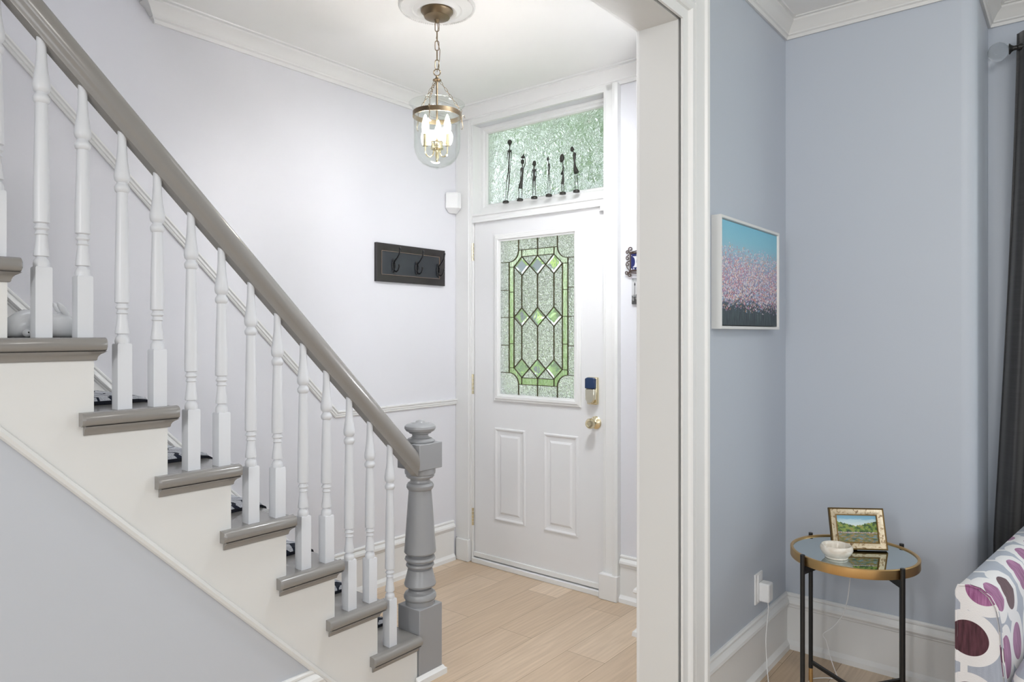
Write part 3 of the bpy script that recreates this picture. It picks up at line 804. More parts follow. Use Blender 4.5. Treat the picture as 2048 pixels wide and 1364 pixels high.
# balusters
def baluster_mesh(sq, taper, name):
    bm = bm_new()
    h = 0.0185
    rings = [[(-h, -h, 0), (h, -h, 0), (h, h, 0), (-h, h, 0)], [(-h, -h, sq-0.003), (h, -h, sq-0.003), (h, h, sq-0.003), (-h, h, sq-0.003)], [(-h+.002, -h+.002, sq), (h-.002, -h+.002, sq), (h-.002, h-.002, sq), (-h+.002, h-.002, sq)]]
    loft(bm, rings)
    z = sq-0.002
    P = [(0.0175, 0), (0.0180, 0.010), (0.0165, 0.018), (0.0115, 0.024), (0.0110, 0.027), (0.0170, 0.029), (0.0172, 0.034), (0.0140, 0.058), (0.0120, 0.078), (0.0120, 0.081), (0.0150, 0.084), (0.0125, 0.089), (0.0120, 0.093), (0.0165, 0.098), (0.0165, 0.101), (0.0120, 0.107), (0.0120, 0.110), (0.0178, 0.113), (0.0180, 0.118)]
    T = 0.118
    P += [(0.0175, T+taper*0.3), (0.0160, T+taper*0.6), (0.0137, T+taper-0.004), (0.0135, T+taper)]
    U = T+taper
    P += [(0.0170, U+0.003), (0.0188, U+0.010), (0.0188, U+0.015), (0.0160, U+0.020), (0.0130, U+0.024), (0.0130, U+0.027), (0.0178, U+0.032), (0.0198, U+0.041), (0.0195, U+0.050), (0.0172, U+0.066), (0.0145, U+0.084), (0.0125, U+0.105), (0.0112, U+0.130), (0.0110, U+0.175)]
    lathe(bm, [(r, z+q) for r, q in P], (0, 0, 0), 20)
    bmesh.ops.recalc_face_normals(bm, faces=bm.faces)
    me = bpy.data.meshes.new(name); bm.to_mesh(me); bm.free()
    for p in me.polygons: p.use_smooth = True
    me.set_sharp_from_angle(angle=math.radians(40)); me.materials.append(M['baluster'])
    return me
def rail_z(y): return 0.935+1.013*(1.769-y)
lens = {}
meL = baluster_mesh(0.177, 0.292, 'baluster'); meS = baluster_mesh(0.160, 0.212, 'baluster')
for k in range(0, 9):
    for me, dy in ((meL, -0.140), (meS, -0.0465)):
        if k == 0 and me is meS: continue
        b = bpy.data.objects.new('baluster', me); C.objects.link(b); b.parent = st
        b.location = Vector((SX-0.0185-0.001, ty(k)+dy, tz(k)-0.0005))-Vector(st.location)
        if k == 0: b.location.y += -0.001
# handrail
bm = bm_new()
hp = []
W_, H_ = 0.029, 0.072
prof = [(-0.018, 0.0), (0.018, 0.0), (0.020, 0.012), (0.027, 0.020), (0.030, 0.034), (0.0285, 0.050), (0.021, 0.064), (0.010, 0.071), (0, 0.073), (-0.010, 0.071), (-0.021, 0.064), (-0.0285, 0.050), (-0.030, 0.034), (-0.027, 0.020), (-0.020, 0.012)]
sweep(bm, prof, [(SX-0.0195, -0.6, rail_z(-0.6)), (SX-0.0195, 1.902, rail_z(1.902))], (1, 0, 0), -1)
for v in bm.verts:   # plumb cut against the newel
    if v.co.y > 1.5: 
        dyy = 1.897-v.co.y; v.co.y = 1.897; v.co.z -= 1.013*dyy
obj('handrail', bm, M['grey'], st, ang=35)
# newel post
nx, ny = -2.053, 1.958; hw = 0.062
bm = bm_new(); box(bm, nx-hw, nx+hw, ny-hw, ny+hw, 0.0, 0.286)
nb = obj('newel_post', bm, M['newel'], st, bevel=0.003)
bm = bm_new()
lathe(bm, [(0.0585, 0.285), (0.059, 0.301), (0.057, 0.303), (0.0605, 0.306), (0.0645, 0.312), (0.0645, 0.321), (0.060, 0.330), (0.050, 0.335), (0.048, 0.338), (0.046, 0.345), (0.038, 0.348), (0.037, 0.356), (0.0615, 0.360), (0.0635, 0.366), (0.060, 0.380), (0.0535, 0.405), (0.049, 0.424), (0.043, 0.428), (0.043, 0.432), (0.053, 0.434), (0.0565, 0.440), (0.054, 0.447), (0.045, 0.450), (0.044, 0.455), (0.057, 0.458), (0.0615, 0.465), (0.058, 0.473), (0.046, 0.478), (0.043, 0.483), (0.060, 0.488), (0.0635, 0.493), (0.0625, 0.505), (0.0575, 0.570), (0.052, 0.650), (0.047, 0.720), (0.0455, 0.738), (0.049, 0.741), (0.054, 0.749), (0.0545, 0.758), (0.049, 0.767), (0.041, 0.771), (0.039, 0.778), (0.041, 0.785), (0.052, 0.788), (0.057, 0.795), (0.055, 0.800), (0.0605, 0.804), (0.0615, 0.812), (0.0605, 0.828)], (nx, ny, 0), 48)
obj('newel_turning', bm, M['newel'], nb, ang=30)
bm = bm_new(); box(bm, nx-hw-0.004, nx+hw+0.001, ny-hw-0.0, ny+hw, 0.826, 0.929)
obj('newel_block', bm, M['newel'], nb, bevel=0.003)
bm = bm_new()
lathe(bm, [(0.054, 0.928), (0.0575, 0.932), (0.0575, 0.937), (0.050, 0.941), (0.048, 0.944), (0.036, 0.948), (0.0315, 0.954), (0.033, 0.961), (0.044, 0.965), (0.046, 0.969), (0.056, 0.974), (0.0625, 0.984), (0.0615, 0.993), (0.054, 1.000), (0.040, 1.004), (0.036, 1.002), (0.034, 1.004), (0.020, 1.008), (0.016, 1.013), (0.008, 1.017), (0.001, 1.018)], (nx, ny, 0), 48)
obj('newel_cap', bm, M['newel'], nb, ang=30)
bm = bm_new()
sweep(bm, [(0, 0.0), (0, 0.014), (0.022, 0.014), (0.026, 0.008), (0.034, 0.004), (0.034, 0.0)], [(nx-hw, ny+hw, 0), (nx+hw, ny+hw, 0), (nx+hw, ny-hw-0.02, 0)], (0, 0, 1), -1)
obj('newel_shoe', bm, M['trim'], nb, ang=30)

# stair mats
def mat_on(k, label):
    t = thing('stair_mat', label, 'stair mat', (-2.475, ty(k)-0.1, tz(k)), 0, 'stair mats on the treads')
    x0, x1 = -2.78, -2.17
    yb, yf = ty(k)-0.178, ty(k)-0.012
    z = tz(k)
    def sec(h0, h1, e):
        return [(yb+e, z+h0), (yb+e, z+h1*0.8), (yb+e+0.012, z+h1), (yf-0.05, z+h1), (yf-0.02, z+h1*0.93), (yf+0.004, z+h1*0.60), (yf+0.018, z-0.004+h1*0.2), (yf+0.0235, z-0.018), (yf+0.0135, z-0.018), (yf+0.0135, z-0.012+h0*0), (yf+0.006, z+h0-0.0005), (yf-0.01, z+h0)]
    bm = bm_new(); s = sec(0.001, 0.011, 0.0)
    extrude_poly(bm, s, 'X', x0, x1)
    b1 = obj('binding', bm, M['mat_edge'], t)
    bm = bm_new()
    rr = []
    for x, h in ((x0+0.004, 0.010), (x0+0.012, 0.021), (x1-0.012, 0.021), (x1-0.003, 0.010)):
        rr.append([(x, a, (z+0.0105 if b < z+0.0105 and a < yf-0.005 else b)) for a, b in sec(0.0105, h, 0.004)])
    loft(bm, [[(x, min(a, yf+0.004), max(b, z+0.0105 if a < yf-0.02 else z+0.003)) for x, a, b in r] for r in rr])
    obj('pile', bm, M['mat_pile'], t)
for k, lb in enumerate(('patterned navy and grey mat on the lowest stair tread', 'patterned navy and grey mat on the second tread from the floor',
                        'patterned navy and grey mat on the third tread from the floor', 'patterned navy and grey mat on the fourth tread from the floor',
                        'patterned navy and grey mat on the fifth tread from the floor', 'patterned navy and grey mat on the sixth tread from the floor',
                        'dark edged stair mat beside the white rabbit ornament on the seventh tread')):
    mat_on(k, lb)

# white rabbit ornament on the seventh tread
rb = thing('rabbit_ornament', 'white rabbit ornament crouching on a tread behind the balusters', 'ornament', (-2.10, 0.66, tz(6)))
z6 = tz(6)
bm = bm_new()
rings = []
for y, zc, w, h in ((0.575, 0.022, 0.006, 0.008), (0.580, 0.026, 0.022, 0.024), (0.595, 0.031, 0.032, 0.031), (0.615, 0.036, 0.038, 0.036), (0.640, 0.036, 0.038, 0.036), (0.665, 0.033, 0.034, 0.033), (0.683, 0.031, 0.029, 0.031), (0.697, 0.033, 0.028, 0.033), (0.712, 0.031, 0.029, 0.031), (0.728, 0.026, 0.026, 0.026), (0.744, 0.019, 0.018, 0.018), (0.753, 0.014, 0.007, 0.009)):
    rings.append([(-2.10+w*math.cos(2*PI*i/20), y, z6+zc+h*math.sin(2*PI*i/20)) for i in range(20)])
loft(bm, rings)
obj('body', bm, M['ceramic'], rb, ang=60)
for sx in (-1, 1):
    bm = bm_new()
    tube(bm, [(-2.10+sx*0.008, 0.716, z6+0.052), (-2.10+sx*0.012, 0.708, z6+0.064), (-2.10+sx*0.015, 0.698, z6+0.076), (-2.10+sx*0.016, 0.690, z6+0.086), (-2.10+sx*0.016, 0.685, z6+0.092)], [0.004, 0.008, 0.0085, 0.006, 0.001], 10)
    obj('ear', bm, M['ceramic'], rb, ang=60)
bm = bm_new(); ball(bm, (-2.067, 0.612, z6+0.0115), 0.0105, seg=14)
pw = obj('paw', bm, M['ceramic'], rb)
bm = bm_new(); ball(bm, (-2.0575, 0.613, z6+0.013), 0.0022, seg=8)
obj('dot', bm, M['bronze'], pw)
bm = bm_new(); ball(bm, (-2.0775, 0.728, z6+0.027), 0.0022, seg=8)
obj('eye', bm, M['bronze'], rb)

# ------------------------------------------------------------------ coat rack
cr = thing('coat_rack', 'black wooden coat rack with three double hooks on the hall wall', 'coat rack', (LX, 2.737, 1.748))
y0, y1, z0, z1 = 2.476, 2.998, 1.644, 1.853
bm = bm_new(); box(bm, LX, LX+0.010, y0+0.02, y1-0.02, z0+0.02, z1-0.02)
obj('board', bm, M['rack'], cr, smooth=False)
bm = bm_new()
sweep(bm, [(0, 0), (0.018, 0), (0.020, 0.002), (0.020, 0.006), (0.013, 0.038), (0.014, 0.040), (0.0, 0.040)], [(LX, y0, z0), (LX, y1, z0), (LX, y1, z1), (LX, y0, z1)], (1, 0, 0), -1, closed=True)
fr = obj('frame', bm, M['rack_edge'], cr, ang=20)
bm = bm_new(); sweep(bm, [(0.010, 0), (0.0150, 0), (0.0150, 0.0016), (0.010, 0.0016)], [(LX, y0+0.0395, z0+0.0395), (LX, y1-0.0395, z0+0.0395), (LX, y1-0.0395, z1-0.0395), (LX, y0+0.0395, z1-0.0395)], (1, 0, 0), -1, closed=True)
obj('worn_edge_bead', bm, M['worn'], cr, smooth=False)
for hy in (2.60, 2.775, 2.945):
    bm = bm_new()
    hz = 1.735; bx = LX+0.010
    ring = [(bx+0.006+0.003*math.cos(a), hy+0.010*math.cos(a), hz+0.022*math.sin(a)) for a in [i*2*PI/16 for i in range(16)]]
    tube(bm, ring, 0.0035, 8, closed=True)
    for s in (-1, 1):
        ball(bm, (bx+0.003, hy, hz+s*0.030), 0.004, 0.008, 0.010, 10)
    box(bm, bx, bx+0.004, hy-0.007, hy+0.007, hz-0.034, hz+0.034)
    tube(bm, [(bx+0.004, hy, hz+0.018), (bx+0.018, hy, hz+0.028), (bx+0.036, hy, hz+0.044), (bx+0.050, hy, hz+0.062), (bx+0.055, hy, hz+0.078), (bx+0.056, hy, hz+0.090)], [0.005, 0.0048, 0.0044, 0.004, 0.0045, 0.004], 10)
    ball(bm, (bx+0.056, hy, hz+0.091), 0.0065, 0.0065, 0.009, 10)
    tube(bm, [(bx+0.004, hy, hz-0.018), (bx+0.014, hy, hz-0.030), (bx+0.028, hy, hz-0.034), (bx+0.041, hy, hz-0.026), (bx+0.048, hy, hz-0.012), (bx+0.050, hy, hz-0.002)], [0.005, 0.0048, 0.0044, 0.004, 0.004, 0.004], 10)
    ball(bm, (bx+0.0505, hy, hz+0.0), 0.0060, 0.0060, 0.008, 10)
    obj('hook', bm, M['hook_black'], cr, ang=50)

# motion sensor in the corner
ms = thing('motion_sensor', 'small white motion sensor wedge high in the corner beside the door', 'sensor', (LX, 3.06, 2.09))
bm = bm_new()
pl = [(LX+0.001, 3.020), (LX+0.012, 3.012), (LX+0.068, 3.055), (LX+0.068, 3.085), (LX+0.035, 3.107), (LX+0.001, 3.107)]
rr = []
for z, s in ((2.085, 0.35), (2.112, 1.0), (2.198, 1.0), (2.206, 0.85)):
    rr.append([(LX+0.001+(x-LX-0.001)*s, 3.107+(y-3.107)*(0.5+0.5*s), z) for x, y in pl])
loft(bm, rr)
obj('housing', bm, M['plastic'], ms, ang=20, bevel=0.002)
bm = bm_new(); box(bm, -1.931, -1.913, FY-0.026, FY-0.019, 2.004, 2.052); box(bm, -1.940, -1.912, FY-0.028, FY-0.018, 1.996, 2.005)
tag(obj('door_contact_sensor', bm, M['plastic'], bevel=0.002), 'tiny white contact sensor at the top right of the door casing', 'sensor')

# ------------------------------------------------------------------ pendant lantern and medallion
cx, cy = -2.062, 2.062
md = None
bm = bm_new()
lathe(bm, [(0.001, CZ-0.001), (0.158, CZ-0.001), (0.158, CZ-0.006), (0.152, CZ-0.012), (0.146, CZ-0.008), (0.140, CZ-0.010), (0.120, CZ-0.012), (0.104, CZ-0.020), (0.098, CZ-0.016), (0.090, CZ-0.020), (0.082, CZ-0.028), (0.074, CZ-0.024), (0.070, CZ-0.018), (0.001, CZ-0.018)], (cx, cy, 0), 64)
for i in range(96):
    a = 2*PI*i/96
    ball(bm, (cx+0.151*math.cos(a), cy+0.151*math.sin(a), CZ-0.011), 0.0042, seg=6)
tag(obj('ceiling_medallion', bm, M['cream'], ang=40), 'round beaded plaster medallion on the hall ceiling above the lantern', 'ceiling medallion')
pd = thing('pendant_lantern', 'glass bell jar pendant lantern with brass band and three candle bulbs', 'pendant light', (cx, cy, CZ-0.018))
bm = bm_new()
lathe(bm, [(0.060, CZ-0.018), (0.066, CZ-0.020), (0.066, CZ-0.026), (0.058, CZ-0.034), (0.052, CZ-0.048), (0.030, CZ-0.056), (0.012, CZ-0.058), (0.010, CZ-0.066), (0.006, CZ-0.070), (0.001, CZ-0.070)], (cx, cy, 0), 40)
obj('canopy', bm, M['antique'], pd)
Rv = Vector((math.cos(math.radians(38.917)), math.sin(math.radians(38.917)), 0)); Fv = Vector((-Rv.y, Rv.x, 0)); Zv = Vector((0, 0, 1))
def link(bm, c, up, side, L, W, r):
    pts = []
    for i in range(20):
        a = 2*PI*i/20; s = math.sin(a); q = math.cos(a)
        pts.append(Vector(c)+up*(L/2-W/2)*(1 if s > 0.01 else -1 if s < -0.01 else 0)+up*(W/2)*s+side*(W/2)*q)
    tube(bm, pts, r, 6, closed=True)
def chain(bm, A, B, L, W, r):
    A, B = Vector(A), Vector(B); t = B-A; n = max(1, round(t.length/(L-2.2*r))); u = t.normalized()
    s1 = u.cross(Fv).normalized(); s2 = u.cross(s1).normalized()
    for i in range(n):
        link(bm, A+t*((i+0.5)/n), u, s1 if i % 2 == 0 else s2, L, W, r)
c0 = Vector((cx, cy, 0))
bm = bm_new(); chain(bm, c0+Zv*2.646, c0+Zv*2.450, 0.040, 0.016, 0.0019)
tube(bm, [c0+Zv*2.652, c0+Rv*.004+Zv*2.62, c0-Rv*.003+Zv*2.58, c0+Rv*.012+Zv*2.53, c0+Rv*.010+Zv*2.49, c0+Zv*2.44], 0.0014, 6)
obj('chain', bm, M['antique'], pd)
bm = bm_new()
tube(bm, [c0+Zv*2.438+(math.cos(a)*Rv+math.sin(a)*Zv)*0.0135 for a in [i*2*PI/24 for i in range(24)]], 0.0022, 8, closed=True)
lathe(bm, [(0.001, 2.425), (0.005, 2.423), (0.006, 2.416), (0.010, 2.412), (0.017, 2.408), (0.018, 2.404), (0.012, 2.402), (0.0042, 2.400), (0.0040, 2.150), (0.001, 2.150)], (cx, cy, 0), 24)
obj('stem', bm, M['antique'], pd)
zb = 2.262; rbd = 0.0985
bm = bm_new(); lathe(bm, [(rbd-0.001, zb-0.010), (rbd+0.001, zb-0.010), (rbd+0.001, zb+0.010), (rbd-0.001, zb+0.010)], (cx, cy, 0), 64, ring_=True)
obj('band', bm, M['antique'], pd)
for ang in (-100, 20, 145):
    a = math.radians(ang); dv = Rv*math.cos(a)+Fv*math.sin(a)
    bm = bm_new()
    top = c0+dv*0.012+Zv*2.404; end = c0+dv*(rbd+0.006)+Zv*2.288
    if ang == -100: end = c0+dv*(rbd+0.006)+Zv*2.300
    chain(bm, top, end, 0.018, 0.0075, 0.0009)
    e = c0+dv*(rbd+0.005)
    tube(bm, [end, e+Zv*2.270, e+Zv*2.240], 0.0011, 6)
    tube(bm, [e+dv*0.016+Zv*2.262, e+dv*0.013+Zv*2.272, e+dv*0.006+Zv*2.272, e+dv*0.003+Zv*2.258, e+dv*0.006+Zv*2.236, e+dv*0.008+Zv*2.222, e+dv*0.003+Zv*2.213, e-dv*0.001+Zv*2.216], 0.0012, 6)
    obj('hook_chain', bm, M['antique'], pd)
bm = bm_new()
gp = [(0.116, 2.306), (0.111, 2.303), (0.103, 2.292), (0.0975, 2.278), (0.0955, 2.262), (0.0950, 2.20), (0.0945, 2.13), (0.090, 2.105), (0.078, 2.080), (0.060, 2.062), (0.035, 2.050), (0.010, 2.046), (0.001, 2.046)]
gi = [(max(r-0.002, 0.001), z+0.002) for r, z in gp[::-1]]
lathe(bm, gp+gi, (cx, cy, 0), 64, ring_=True)
ball(bm, (cx, cy, 2.043), 0.006, 0.006, 0.005, 12)
obj('glass_shade', bm, M['shade_glass'], pd, ang=80)
bm = bm_new(); lathe(bm, [(0.001, 2.154), (0.024, 2.154), (0.027, 2.150), (0.025, 2.146), (0.025, 2.126), (0.027, 2.122), (0.020, 2.118), (0.008, 2.116), (0.006, 2.105), (0.008, 2.098), (0.005, 2.085), (0.006, 2.078), (0.003, 2.070), (0.001, 2.068)], (cx, cy, 0), 28)
obj('hub', bm, M['brass'], pd)
for ang in (-30, 210, 90):
    a = math.radians(ang); dv = Rv*math.cos(a)+Fv*math.sin(a)
    bm = bm_new()
    pts = [c0+dv*(0.012)+Zv*2.122]
    for i in range(9):
        b = PI+i*PI/8
        pts.append(c0+dv*(0.034+0.018*math.cos(b))+Zv*(2.108+0.022*math.sin(b)))
    pts.append(c0+dv*0.052+Zv*2.128)
    tube(bm, pts, 0.0028, 8)
    ce = c0+dv*0.052
    lathe(bm, [(0.001, 2.126), (0.011, 2.127), (0.011, 2.130), (0.0085, 2.132), (0.0085, 2.178), (0.001, 2.178)], (ce.x, ce.y, 0), 18)
    arm = obj('candle_arm', bm, M['brass'], pd)
    bm = bm_new(); lathe(bm, [(0.001, 2.178), (0.008, 2.179), (0.0115, 2.188), (0.0145, 2.202), (0.0135, 2.218), (0.0085, 2.238), (0.003, 2.254), (0.001, 2.257)], (ce.x, ce.y, 0), 18)
    obj('bulb', bm, M['bulb'], arm)

# ------------------------------------------------------------------ figurines on the transom bar
FIGY = FY+0.022; FZ = TB+0.0
def fig(label, X, pxc, parts, t=4.0):
    """parts in sketch units, x right and y up from the foot of the base, in tenths of a millimetre-like units"""
    bm = bm_new(); sx = 0.00041*t/4.0; sz = 0.000338*t/4.0
    def P(x, y): return (X+(x-pxc[0])*sx, FIGY, FZ+0.012+(pxc[1]-y)*sz)
    for p in parts:
        if p[0] == 't':
            pts = [P(*q) for q in p[1]]; tube(bm, pts, [r*0.00036 for r in p[2]] if isinstance(p[2], (list, tuple)) else p[2]*0.00036, 8)
        elif p[0] == 'b':
            c = P(*p[1]); ball(bm, c, p[2][0]*sx, min(p[2])*sx*0.9, p[2][1]*sz, 12)
    bx = P(*pxc)
    rr = []
    w = 46*sx
    for r, z in ((1.0, 0.0), (1.05, 0.006), (0.95, 0.012), (0.6, 0.0145)):
        rr.append([(bx[0]+w*r*math.cos(2*PI*i/14), FIGY+0.016*r*math.sin(2*PI*i/14), FZ+z) for i in range(14)])
    loft(bm, rr)
    tag(obj('figurine', bm, M['bronze'], ang=60), label, 'figurine', 'slender dark figurines on the transom bar')
fig('tallest dark stick figurine, arms hanging, leftmost on the transom bar', -2.600, (260, 1212), [
    ('t', [(255, 1195), (262, 1060), (275, 900), (305, 740)], [4, 4, 5, 10]), ('t', [(288, 1190), (312, 1000), (322, 900), (328, 740)], [4, 7, 9, 8]),
    ('t', [(318, 745), (314, 690), (320, 560), (325, 430), (328, 360)], [12, 14, 9, 12, 12]), ('t', [(298, 375), (330, 395), (362, 380)], [9, 20, 9]),
    ('t', [(300, 380), (294, 450), (284, 530)], [8, 7, 4]), ('t', [(360, 380), (356, 480), (346, 600), (340, 740)], [8, 5, 4, 5]),
    ('t', [(328, 370), (334, 300)], [8, 7]), ('b', (332, 236), (34, 42)), ('b', (332, 242), (42, 14)), ('b', (334, 278), (16, 24))], 4.09)
fig('dark figurine steadying a pointed load on its head, second from left on transom bar', -2.495, (505, 1178), [
    ('t', [(487, 1165), (487, 1000)], [5, 6]), ('t', [(540, 1165), (545, 1000)], [5, 6]), ('t', [(515, 1005), (520, 950), (538, 860), (550, 760), (552, 660)], [36, 32, 20, 16, 24]),
    ('t', [(525, 665), (515, 740), (514, 860)], [8, 6, 5]), ('t', [(574, 660), (598, 600), (604, 540), (592, 490), (575, 470)], [9, 6, 5, 5, 5]),
    ('t', [(552, 650), (550, 600)], [10, 9]), ('b', (552, 562), (27, 44)), ('b', (560, 488), (36, 24)), ('t', [(564, 480), (572, 424)], [22, 2])], 4.02)
fig('short dark figurine with round head, third from the left on the transom bar', -2.392, (750, 1134), [
    ('t', [(724, 1115), (728, 1000), (732, 860)], [5, 6, 12]), ('t', [(776, 1115), (768, 1000), (764, 860)], [5, 6, 12]), ('t', [(745, 868), (755, 820), (745, 760), (750, 680)], [26, 26, 14, 24]),
    ('t', [(722, 670), (706, 760), (715, 840), (730, 840)], [8, 5, 5, 4]), ('t', [(778, 675), (786, 770), (776, 820)], [8, 5, 5]), ('t', [(748, 680), (745, 650), (750, 620)], [14, 10, 14]),
    ('b', (752, 575), (28, 48)), ('b', (730, 588), (14, 16)), ('t', [(775, 600), (782, 640), (775, 675)], [4, 3, 4])], 3.96)
fig('thinnest dark figurine with tiny head, fourth from the left on the transom bar', -2.291, (998, 1104), [
    ('t', [(985, 1090), (984, 900), (992, 750)], [4, 4, 7]), ('t', [(1022, 1090), (1016, 900), (1006, 750)], [4, 4, 7]), ('t', [(1000, 750), (1004, 650), (1002, 590)], [12, 9, 16]),
    ('t', [(986, 600), (982, 680), (996, 740)], [4, 3, 3]), ('t', [(1018, 590), (1014, 660), (1008, 730)], [4, 3, 3]), ('t', [(1000, 590), (990, 545)], [6, 6]), ('b', (984, 508), (18, 34)), ('t', [(984, 482), (1004, 476)], [10, 4])], 3.9)
fig('dark figurine with large oval head, fifth from the left on the transom bar', -2.197, (1234, 1078), [
    ('t', [(1218, 1060), (1220, 940)], [5, 6]), ('t', [(1256, 1060), (1248, 940)], [5, 6]), ('t', [(1230, 945), (1238, 880), (1242, 760), (1240, 660), (1232, 570)], [26, 20, 10, 9, 7]),
    ('t', [(1205, 775), (1235, 760)], [10, 20]), ('t', [(1232, 700), (1212, 770)], [5, 14]), ('t', [(1252, 650), (1262, 700), (1262, 760)], [5, 3, 3]), ('b', (1224, 500), (34, 70)), ('b', (1206, 540), (18, 36))], 3.84)
fig('dark figurine with bowed head and swinging skirt, rightmost on the transom bar', -2.108, (1460, 1044), [
    ('t', [(1442, 1030), (1440, 900), (1438, 750)], [4, 5, 6]), ('t', [(1490, 1030), (1482, 900), (1465, 750)], [4, 5, 6]), ('t', [(1464, 752), (1448, 700), (1436, 640), (1430, 570), (1428, 500), (1430, 420)], [42, 36, 22, 12, 22, 20]),
    ('b', (1430, 440), (24, 40)), ('t', [(1420, 410), (1405, 380)], [7, 7]), ('b', (1388, 342), (26, 46)), ('b', (1412, 350), (14, 16)), ('b', (1410, 496), (10, 9))], 3.79)

# ------------------------------------------------------------------ small things right of the door
sg = thing('house_number_sign', 'wrought iron scroll frame holding blue and white number tiles', 'sign', (-1.66, FY, 1.725))
zs0, zs1 = 1.672, 1.772; xs0, xs1 = -1.765, -1.56
bm = bm_new()
for z in (zs0+0.006, zs1-0.006): tube(bm, [(xs0, FY-0.012, z), (xs1, FY-0.012, z)], 0.0045, 6)
for x in (xs0+0.006, xs1-0.004): tube(bm, [(x, FY-0.012, zs0), (x, FY-0.012, zs1)], 0.0045, 6)
def scroll(cx_, cz_, r, a0, turns, s=1):
    return [(cx_+r*(1-0.75*i/18)*math.cos(a0+s*turns*2*PI*i/18), FY-0.012, cz_+r*(1-0.75*i/18)*math.sin(a0+s*turns*2*PI*i/18)) for i in range(19)]
tube(bm, [(xs0+0.006, FY-0.012, zs1-0.004)]+scroll(xs0+0.006, zs1+0.014, 0.014, -PI/2, 1.2, -1), 0.0028, 6)
tube(bm, [(xs0+0.006, FY-0.012, zs1-0.004)]+scroll(xs0-0.012, zs1+0.0, 0.010, 0, 1.2, 1), 0.0028, 6)
tube(bm, [(xs0+0.004, FY-0.012, zs0+0.004)]+scroll(xs0-0.016, zs0-0.002, 0.011, 0, 1.2, -1), 0.0028, 6)
tube(bm, [(xs0+0.006, FY-0.012, zs0+0.004)]+scroll(xs0+0.002, zs0-0.014, 0.012, PI/2, 1.2, 1), 0.0028, 6)
tube(bm, scroll(xs0-0.010, 1.742, 0.011, PI/2, 1.1, 1)[::-1]+[(xs0-0.004, FY-0.012, zs1-0.012)], 0.0026, 6)
tube(bm, scroll(xs0-0.010, 1.712, 0.011, PI/2, 1.1, 1)[::-1]+[(xs0, FY-0.012, 1.728)], 0.0026, 6)
tube(bm, [(xs0-0.021, FY-0.012, 1.712), (xs0-0.014, FY-0.012, 1.695), (xs0, FY-0.012, zs0+0.008)], 0.0026, 6)
tube(bm, [(xs0+0.006, FY-0.012, zs1-0.002), (xs1+0.0, FY-0.012, zs1+0.034)], 0.0025, 6)
tube(bm, [(xs0+0.006, FY-0.012, zs0-0.004), (xs1+0.0, FY-0.012, zs0-0.026)], 0.0025, 6)
obj('iron_frame', bm, M['iron'], sg)
for i in range(2):
    xa = xs0+0.010+i*0.095+(0.0 if i == 0 else 0.0); xb = xa+0.094
    bm = bm_new(); box(bm, xa, xb, FY-0.012, FY-0.002, zs0+0.010, zs1-0.010)
    tl = obj('tile', bm, M['tile'], sg, bevel=0.001)
    yy0, yy1 = FY-0.0135, FY-0.0118
    for q0, q1 in ((zs0+0.010, zs0+0.022), (zs1-0.022, zs1-0.010)):
        bm = bm_new(); box(bm, xa, xb, yy0, yy1, q0, q1); obj('tile_border', bm, M['tile_border'], tl, smooth=False)
    if i == 0:
        bm = bm_new(); n = 12
        extrude_poly(bm, [(xa, 1.694), (xa+0.008, 1.694), (xa+0.010, 1.698)]+[(xa+0.010+0.011*math.cos(a), 1.722+0.024*math.sin(a)) for a in [-PI/2+PI*j/n for j in range(n+1)]]+[(xa+0.008, 1.750), (xa, 1.750)], 'Y', yy0, yy1)
        obj('end_motif', bm, M['tile_blue'], tl, smooth=False)
        bm = bm_new()
        ring = [(xa+0.052+0.018*math.cos(a), FY-0.0125, 1.722+0.024*math.sin(a)) for a in [j*2*PI/20 for j in range(20)]]
        tube(bm, ring, 0.0045, 6, closed=True)
        obj('numeral', bm, M['tile_blue'], tl)
pc = thing('canvas_print', 'small black and white canvas print of a lamp post', 'picture', (-1.68, FY, 1.575))
bm = bm_new(); box(bm, -1.752, -1.62, FY-0.014, FY-0.001, 1.510, 1.641)
obj('canvas', bm, M['bw'], pc, bevel=0.0015)
bm = bm_new()
box(bm, -1.7345, -1.7325, FY-0.0152, FY-0.0138, 1.520, 1.600)
box(bm, -1.7365, -1.7305, FY-0.0152, FY-0.0138, 1.520, 1.545)
extrude_poly(bm, [(-1.7375, 1.606), (-1.7335, 1.599), (-1.7295, 1.606), (-1.731, 1.614), (-1.7335, 1.620), (-1.736, 1.614)], 'Y', FY-0.0152, FY-0.0138)
obj('lamp_post_image', bm, M['ink'], pc, smooth=False)
sw = thing('light_switch', 'white light switch plate on the hall wall below the canvas print', 'light switch', (-1.685, FY, 1.32))
bm = bm_new(); box(bm, -1.727, -1.642, FY-0.007, FY, 1.265, 1.382); obj('plate', bm, M['plastic'], sw, bevel=0.002)
bm = bm_new(); box(bm, -1.700, -1.669, FY-0.012, FY-0.006, 1.292, 1.355); obj('rocker', bm, M['plastic'], sw, bevel=0.002)

